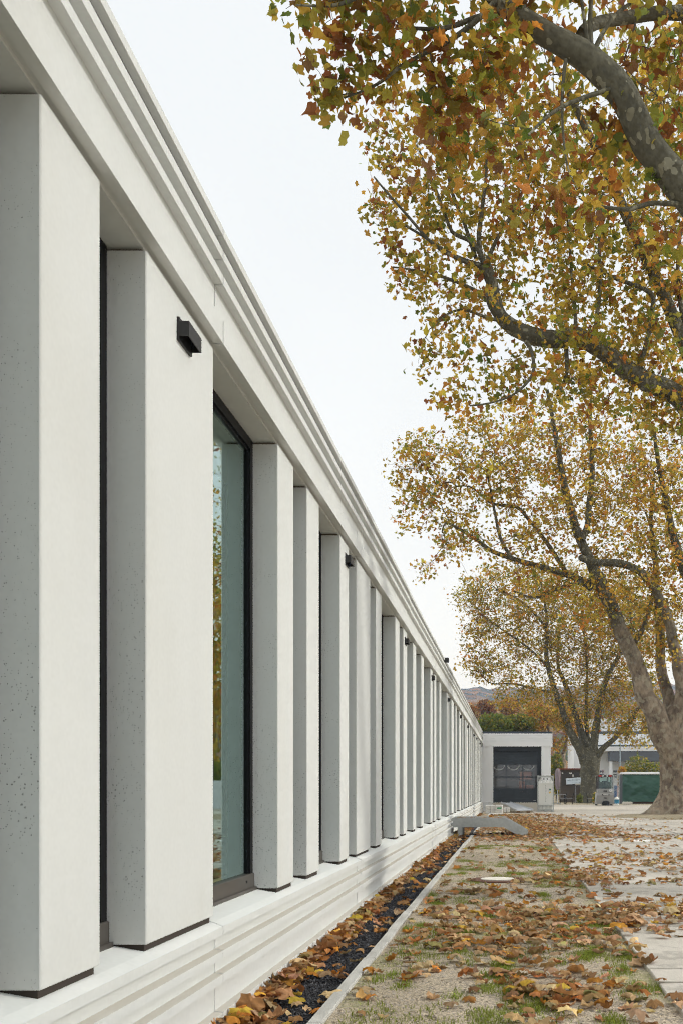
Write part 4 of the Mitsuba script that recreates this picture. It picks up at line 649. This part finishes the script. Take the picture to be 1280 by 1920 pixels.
shrub('low_plant', 'low yellow flowering plant beside the forklift', 'plant', [(W(1114.5, 1496, 74), np.array([.2, .2, .42]))], 220, .07, (['green', 'yellow'], [.6, .4]), 41, [(ground_at(1114.5, 74), W(1114.5, 1496, 74), .015)])

# what the large window mirrors: trees, a hedge and a site fence standing to the right of the frame
for (x, yv, hz, r, lab, pal, sd) in ((13.5, 56, 7.5, 3.4, 'golden plane tree right of the frame, mirrored in the large window', (['ochre', 'olive', 'yellow', 'orange'], [.35, .3, .15, .2]), 45), (17.5, 70, 11, 4.6, 'tall ochre tree right of the frame behind the site fence', (['ochre', 'olive', 'tan'], [.4, .4, .2]), 46)):
    shrub('bushy_tree', lab, 'tree', [((x, yv, hz), np.array([r, r, r*.9])), ((x+.5, yv, hz+r*1.1), np.array([r*.9, r, r])), ((x-.4, yv+1, hz-r*.7), np.array([r*.9, r, r*.7]))], 5200, .17, pal, sd, [((x, yv, 0), np.array([x, yv, hz]), .28)])
shrub('bushy_tree', 'green hedge bush right of the frame, mirrored in the large window', 'shrub', [((14.5, 62, 1.6), np.array([2.2, 1.6, 1.5])), ((16.5, 64, 1.9), np.array([2, 1.6, 1.7]))], 3600, .13, GR, 47, [((14.5, 62, 0), np.array([14.5, 62, 1.6]), .06)])
k = thing('site_fence', 'white panelled site fence right of the frame before the hedge', 'fence')
for i in range(4): add('panel', box(10.6+i*1.6, 12.15+i*1.6, 54+i*.9, 54.04+i*.9, .12, 1.7, .01), 'far_white', parent=k); add('post', cyl([10.55+i*1.6, 54.02+i*.9, 0], [10.55+i*1.6, 54.02+i*.9, 2.0], .03, 8), 'galvanised', parent=k)

# ------------------------------------------------------------------ hills
def hill(y0, y1, top, seed, amp):
    xs_ = np.linspace(-900, 900, 190); ys_ = np.linspace(y0, y1, 70); gx2, gy2 = np.meshgrid(xs_, ys_); t = (gy2-y0)/(y1-y0); prof = np.sin(np.clip(t, 0, 1)*np.pi/2)**1.2
    z = top*prof*(.9+.2*meshkit.fbm(np.stack([gx2/260, gy2/400, 0*gx2], -1), 3, seed))+amp*(meshkit.fbm(np.stack([gx2/22, gy2/26, 0*gx2], -1), 3, seed+1)-.5)*prof; idx = np.arange(70*190).reshape(70, 190)
    q = np.stack([idx[:-1, :-1], idx[:-1, 1:], idx[1:, 1:], idx[1:, :-1]], -1).reshape(-1, 4); return trimesh.Trimesh(np.stack([gx2, gy2, z-.5], -1).reshape(-1, 3), np.vstack([q[:, [0, 1, 2]], q[:, [0, 2, 3]]]), process=False)
def wood(p, n, uv):
    r = voronoi(p.x/9+p.z/14, p.y/13)[2]; t = fbm(p.x/60, p.y/60, p.z/40, octaves=3)
    return mix(mix((.02, .028, .014), (.09, .055, .022), r), mix((.19, .07, .022), (.17, .10, .03), cell_rand(r*999)), smoothstep(.42, .62, t+.3*(r-.5)))
surf('wooded_slope', wood, 0.95)
add('hills', hill(260, 700, 52, 5, 12), 'wooded_slope', True, kind='structure', label='near wooded slope in autumn colours'); add('hills', hill(700, 1700, 162, 8, 20), 'wooded_slope', True, kind='structure', label='hazy wooded ridge on the skyline')
g = np.random.default_rng(51); n = 5200; hx = g.uniform(-190, 90, n); hy = g.uniform(280, 700, n); t = (hy-260)/440; hz = 52*np.sin(np.clip(t, 0, 1)*np.pi/2)**1.2*.98
ico = trimesh.creation.icosphere(1); protos = []
for k in range(5):
    v = ico.vertices*(1+.55*(meshkit.noise(ico.vertices*2.6+k*7, k)-.5)[:, None]); protos.append((v, ico.faces))
cw = np.array([(.06, .075, .03), (.12, .085, .03), (.19, .085, .03), (.24, .13, .035), (.09, .09, .04), (.13, .06, .035)])[g.integers(0, 6, n)]*g.lognormal(0, .2, (n, 1))
v, f, c = scatter(protos, np.stack([hx, hy, hz+2], 1), rotmats(n, tilt=.2, g=g), g.uniform(2.6, 4.8, n), cw)
add('woodland', trimesh.Trimesh(v, f, process=False), 'stone', parent=None, color=c, kind='stuff', label='distant autumn wood covering the near slope', cat='woodland')

# ------------------------------------------------------------------ chippings, pebbles, grass
g = np.random.default_rng(61); octa = np.array([[1, 0, 0], [-1, 0, 0], [0, 1, 0], [0, -1, 0], [0, 0, 1], [0, 0, -1]], float); of = np.array([[0, 2, 4], [2, 1, 4], [1, 3, 4], [3, 0, 4], [2, 0, 5], [1, 2, 5], [3, 1, 5], [0, 3, 5]])
chips = [(octa*g.uniform(.5, 1.0, (6, 1))*[1, .75, .55]+g.normal(0, .12, (6, 3)), of) for _ in range(8)]
n = 21000; yy_ = 4.0+g.random(n)**1.5*23; p = np.stack([g.uniform(-1.585, -1.115, n), yy_, g.uniform(-.06, -.022, n)], 1); sh_ = g.random((n, 1))
v, f, c = scatter(chips, p, rotmats(n, tilt=.6, g=g), g.uniform(.009, .019, n), np.array([.018, .018, .022])+sh_**3*np.array([.075, .078, .09]))
add('black_chippings', trimesh.Trimesh(v, f, process=False), 'basalt', color=c, kind='stuff', label='black basalt chippings between the white plinth and the kerb', cat='gravel')
n = 26000; yy_ = 4.6+g.random(n)**1.6*15; p = np.stack([g.uniform(-1.02, .93, n), yy_, g.uniform(-.003, .004, n)], 1); k = meshkit.fbm(p*[1.2, .8, 0], 3, 9) > .42; p = p[k]; n = len(p); sh_ = g.random((n, 1))
v, f, c = scatter(chips, p, rotmats(n, tilt=.3, g=g), .004+.017*g.random(n)**3.5, np.array([.20, .165, .125])+sh_*np.array([.24, .22, .19])); add('pebbles', trimesh.Trimesh(v, f, process=False), 'stone', color=c, kind='stuff', label='loose beige and grey pebbles strewn over the gravel path', cat='pebbles')
def gp(px, py): y = EYE*F/(py-CY); return np.array([(px-CX)*y/F, y, 0.0])
spots = [(745, 1836, 60), (720, 1748, 60), (770, 1742, 80), (840, 1745, 70), (880, 1748, 60), (828, 1695, 60), (870, 1672, 60), (930, 1672, 60), (1015, 1680, 60), (800, 1680, 30), (960, 1640, 50), (1075, 1740, 70), (1110, 1738, 60), (1140, 1738, 60), (1120, 1790, 90), (1085, 1800, 50), (935, 1810, 70), (950, 1835, 60), (900, 1862, 50), (970, 1882, 80), (1000, 1880, 60), (1180, 1800, 60), (1145, 1825, 60), (1200, 1850, 40), (1010, 1720, 60), (880, 1790, 40), (1050, 1690, 40), (860, 1640, 60), (1155, 1915, 50), (925, 1915, 40), (1180, 1868, 40), (960, 1745, 50), (920, 1720, 40)]
bp_, bh, bc = [], [], []
for px, py, q in spots:
    c0 = gp(px, py)
    for j in range(3):
        cc = c0+[g.normal(0, .07), g.normal(0, .14), 0]; m_ = int(q*4.5); a = g.normal(0, .055, (m_, 2))*[1, 1.7]; bp_ += [[cc[0]+u, cc[1]+w, 0] for u, w in a]; bh += list(g.uniform(.012, .036, m_)*np.exp(-(a[:, 0]/.11)**2)); bc += [np.array((.22, .275, .05))*g.lognormal(0, .25)+[.04*g.random(), .02*g.random(), 0] for _ in range(m_)]
for _ in range(1300):
    c0 = np.array([g.uniform(-.95, .95), g.uniform(5, 22), 0])
    if meshkit.fbm(np.array([c0*[1.5, .9, 0]+3]), 3, 21)[0] < .52: continue
    m_ = 55; a = g.normal(0, .05, (m_, 2)); bp_ += [[c0[0]+u, c0[1]+w*1.6, 0] for u, w in a]; bh += list(g.uniform(.01, .034, m_)); bc += [np.array((.24, .27, .055))*g.lognormal(0, .25) for _ in range(m_)]
for (pa, pb) in (((1085, 1664), (1285, 1660)),):
    a, b = gp(*pa), gp(*pb)
    for tq in np.linspace(0, 1, 260): bp_.append(list(a*(1-tq)+b*tq+[0, g.normal(0, .012), .015])); bh.append(g.uniform(.015, .04)); bc.append(np.array((.14, .24, .03)))
bp_, bh, bc = np.array(bp_), np.array(bh), np.array(bc); ok_ = (bp_[:, 0] > -1.0) & (np.hypot(bp_[:, 0]-mc[0], bp_[:, 1]-mc[1]) > .4); bp_, bh, bc = bp_[ok_], bh[ok_], bc[ok_]; n = len(bp_); blade = (np.array([[-.09, 0, 0], [.09, 0, 0], [.07, .16, .5], [-.07, .16, .5], [0, .6, .9]]), np.array([[0, 1, 2], [0, 2, 3], [3, 2, 4]]))
v, f, c = scatter([blade], bp_, rotmats(n, tilt=.35, g=g), bh, bc); add('grass', trimesh.Trimesh(v, f, process=False), 'grass_blade', color=c, kind='stuff', label='short green grass tufts growing through the gravel', cat='grass')

# ------------------------------------------------------------------ fallen leaves
g = np.random.default_rng(71)
FULL = [(0, 1.0), (13, .84), (27, .63), (39, .78), (52, .94), (67, .74), (82, .58), (97, .70), (112, .74), (130, .54), (152, .42), (172, .24)]
def dry_leaf(seed, rings=(.35, .7, 1.0), lobes=FULL):
    q = np.random.default_rng(seed); a = [x for x, _ in lobes]+[-x for x, _ in lobes[::-1][:-1]]; r = np.array([y for _, y in lobes]+[y for _, y in lobes[::-1][:-1]])*q.uniform(.85, 1.12, 2*len(lobes)-1); a = np.radians(a); n = len(a)
    V = [[0, 0, 0]]; bend, dirn = q.uniform(.7, 2.3), q.uniform(0, 2*np.pi); bend2 = q.uniform(-.2, 1.5); ph, fo = q.uniform(0, 6.28), q.uniform(-.1, .45)
    for t in rings:
        x, y = r*t*np.cos(a), r*t*np.sin(a); z = fo*np.abs(y)*.6+.13*t*np.cos(5*a+ph)*t+q.normal(0, .055*t, n); V += list(np.stack([x, y, z], 1))
    V = np.array(V); c_, s_ = np.cos(dirn), np.sin(dirn); u, w = V[:, 0]*c_+V[:, 1]*s_, -V[:, 0]*s_+V[:, 1]*c_     # rolled about one axis, then half rolled about the other
    u2, zz = np.sin(u*bend)/bend*(1-V[:, 2]*bend*.5), (1-np.cos(u*bend))/bend+V[:, 2]*np.cos(u*bend); b2 = bend2 if abs(bend2) > .1 else .1; w2 = np.sin(w*b2)/b2; zz = zz+(1-np.cos(w*b2))/b2*.8
    V = np.stack([u2*c_-w2*s_, u2*s_+w2*c_, zz*.75], 1)
    f = [[0, i+1, (i+1) % n+1] for i in range(n)]
    for k in range(len(rings)-1):
        o, p_ = 1+k*n, 1+(k+1)*n
        for i in range(n): j = (i+1) % n; f += [[o+i, p_+i, p_+j], [o+i, p_+j, o+j]]
    V[:, 2] -= V[:, 2].min()*.9; return V, np.array(f)
DRY = [dry_leaf(s) for s in range(14)]; DRYF = [dry_leaf(40+s, (1.0,), L5) for s in range(8)]
def drift(x, y):
    """How thick the leaves lie: windrows on the slabs, a broad drift across the middle distance, thinner on the gravel."""
    P_ = np.stack([x, y, 0*x], -1); a = meshkit.fbm(P_*[1.6, 2.6, 0], 3, 3); b = meshkit.fbm(P_*[.45, .5, 0]+9, 3, 4)
    base = np.where(x < .95, .10+.55*np.clip((a-.46)*5, 0, 1), .04+1.3*np.clip((a-.50)*7, 0, 1)*np.clip((b-.36)*4, .12, 1))
    def gs(px, py, sx_, sy_, am):
        c0 = gp(px, py); return am*np.exp(-((x-c0[0])/sx_)**2-((y-c0[1])/sy_)**2)
    base = base+gs(980, 1765, .8, .9, .7)+gs(1000, 1845, .42, .5, 1.0)+gs(1060, 1870, .30, .35, .7)+gs(900, 1752, .5, .8, .6)+gs(1150, 1730, .9, .8, .9)+gs(1110, 1645, .6, 1.2, .8)+np.clip((a-.36)*5, 0, 1)*(gs(1180, 1562, 1.6, 3, .6)+gs(1000, 1550, 2.0, 4, 1.3)+gs(1090, 1553, 2.0, 3, 1.0)+gs(930, 1572, .9, 2.0, .7)+gs(1100, 1537, 3.0, 3, .5))+gs(1240, 1700, .5, .8, .8)+gs(1170, 1612, .9, 1.2, .8)
    base = base*np.clip(1-np.clip((x-1.6-(44-y)*.06)/1.2, 0, .9)*np.clip((y-20)/6, 0, 1), 0, 1); base = base*np.where((x < .0) & (y < 6.6), .22, 1)*np.where((x < .6) & (y > 14.5) & (y < 24), .35, 1)*np.where((x > 1.0) & (y < 8.4), .25, 1)*np.where((x > 1.0) & (y > 14.5) & (y < 24), .75, 1)*np.where((x > 1.35) & (y > 10.8) & (y < 14.5), .35, 1)
    return np.clip(base, 0, 1.6)
px_, py_ = [], []
n = 60000; yq = 4.9+g.random(n)**1.25*42; xq = g.uniform(-1.0, 1, n); xq = np.where(g.random(n) < .42, g.uniform(-1.0, 1.0, n), g.uniform(.9, 1, n)*0+1+g.random(n)**1.1*np.minimum(1.2+yq*.17, 6.5)); d = drift(xq, yq); area_w = np.where(xq < 1, .42/2.0, .58/np.minimum(1.2+yq*.17, 6.5))*1.25**-1*((yq-4.9)/42+.02)**-.2
keep = (np.hypot(xq+.20, (yq-13.75)*.6) > .30) & (g.random(n)*1.6 < d*np.clip(.30/area_w*.35, .15, 1.0)); xq, yq, d = xq[keep], yq[keep], d[keep]
zq = np.where(xq > .95, .032, .004)+g.random(len(xq))**1.5*.035*np.clip(d, .2, 1.3)
# the heap along the foot of the wall
n2 = 2900; y2_ = 4.6+g.random(n2)**1.35*44; w2 = g.random(n2)**1.9; x2 = -1.575+w2*.21*(.15+1.0*meshkit.noise(np.stack([y2_*2.1, 0*y2_, 0*y2_], -1), 5)**1.4+.6*np.clip((y2_-22)/6, 0, 1)); z2 = -.05+np.maximum(0, .085*(1-w2*1.3))*g.random(n2)+.006
n3 = 220; y3_ = 4.6+g.random(n3)**1.2*22; x3 = g.uniform(-1.5, -1.12, n3); z3 = np.full(n3, -.025)
n5 = 40; x5 = g.uniform(-1.5, .0, n5); y5 = g.uniform(26.7, 27.7, n5); z5 = np.full(n5, W(0, 1536, 26.6)[2]+.01)
X_ = np.concatenate([xq, x2, x3, x5]); Y_ = np.concatenate([yq, y2_, y3_, y5]); Z_ = np.concatenate([zq, z2, z3, z5]); nn = len(X_); sz = np.clip(.069*np.exp(g.normal(0, .32, nn)), .028, .12)
wall = np.zeros(nn, bool); wall[len(xq):len(xq)+n2+n3] = True
names = ['brown', 'rustbrown', 'tan', 'orange', 'yellow', 'olive']; DC = {'brown': (.32, .18, .085), 'rustbrown': (.38, .17, .06), 'tan': (.48, .325, .18), 'orange': (.48, .21, .045), 'yellow': (.56, .35, .06), 'olive': (.27, .24, .09)}
wch = np.where(wall[:, None], [.30, .30, .27, .08, .04, .01], [.38, .13, .38, .045, .025, .04]); cw_ = np.cumsum(wch/wch.sum(1, keepdims=True), 1); ci = (g.random((nn, 1)) > cw_).sum(1).clip(0, 5)
col = np.array([DC[k] for k in names])[ci]*g.lognormal(0, .24, (nn, 1))*g.lognormal(0, .06, (nn, 3))
P_ = np.stack([X_, Y_, Z_], 1); R_ = rotmats(nn, tilt=np.where(wall, 1, .62)*np.abs(g.normal(0, .30, nn)), g=g)
flip = g.random(nn) < .62; R_[flip] = R_[flip] @ np.diag([1.0, -1, -1]); P_[flip, 2] += .45*sz[flip]
P_[wall, 0] = np.maximum(P_[wall, 0], -1.59+sz[wall]*.72)
vis = np.nonzero(in_view(P_))[0]; lead = vis[np.argsort(P_[vis, 1]/sz[vis])[:300]]
tone = {0: 'brown', 1: 'rust brown', 2: 'tan', 3: 'orange', 4: 'yellow', 5: 'olive'}
for i in lead:
    zone = 'at the foot of the white wall' if wall[i] else 'on the gravel path' if X_[i] < .95 else 'on the concrete slabs'
    pv_, pf_ = DRY[i % 14]; v = (pv_*sz[i]) @ R_[i].T+P_[i]; fl = -.052 if wall[i] else .033 if X_[i] > .95 else .003; v[:, 2] += max(0, fl-v[:, 2].min())
    lab = f'dry curled {tone[ci[i]]} plane leaf lying {zone}'
    add('fallen_leaf', trimesh.Trimesh(v, pf_, process=False), 'dry_leaf', True, label=lab, cat='leaf', group=f'{tone[ci[i]]} fallen leaves {zone}', color=np.repeat(col[i:i+1], len(v), 0)*(.75+.4*np.random.default_rng(i).random((len(v), 1))))
rest = np.ones(nn, bool); rest[lead] = False; Va, Fa, Ca, at = [], [], [], 0
for sel, pr in ((rest & (Y_ < 14), DRY), (rest & (Y_ >= 14), DRYF)):
    i = np.nonzero(sel)[0]; v, f, c = scatter(pr, P_[i], R_[i], sz[i], col[i]); Va.append(v); Fa.append(f+at); Ca.append(c); at += len(v)
add('leaf_litter', trimesh.Trimesh(np.vstack(Va), np.vstack(Fa), process=False), 'dry_leaf', True, color=np.vstack(Ca), kind='stuff', label='drifts of dry brown plane leaves over path, slabs and wall foot', cat='leaves')

# ------------------------------------------------------------------ air
scene['air'] = {'type': 'homogeneous', 'albedo': rgb((0.93, 0.95, 0.97)), 'sigma_t': rgb((0.00019, 0.00025, 0.00036))}
scene['haze'] = {'type': 'cube', 'to_world': T().translate([0, 2890, 85]).scale([3520, 3120, 87.0]), 'bsdf': {'type': 'null'}, 'interior': {'type': 'ref', 'id': 'air'}}
tag('haze', 'thin pale autumn haze over the valley', 'haze', None, 'stuff')
scene['camera']['medium'] = {'type': 'ref', 'id': 'air'}
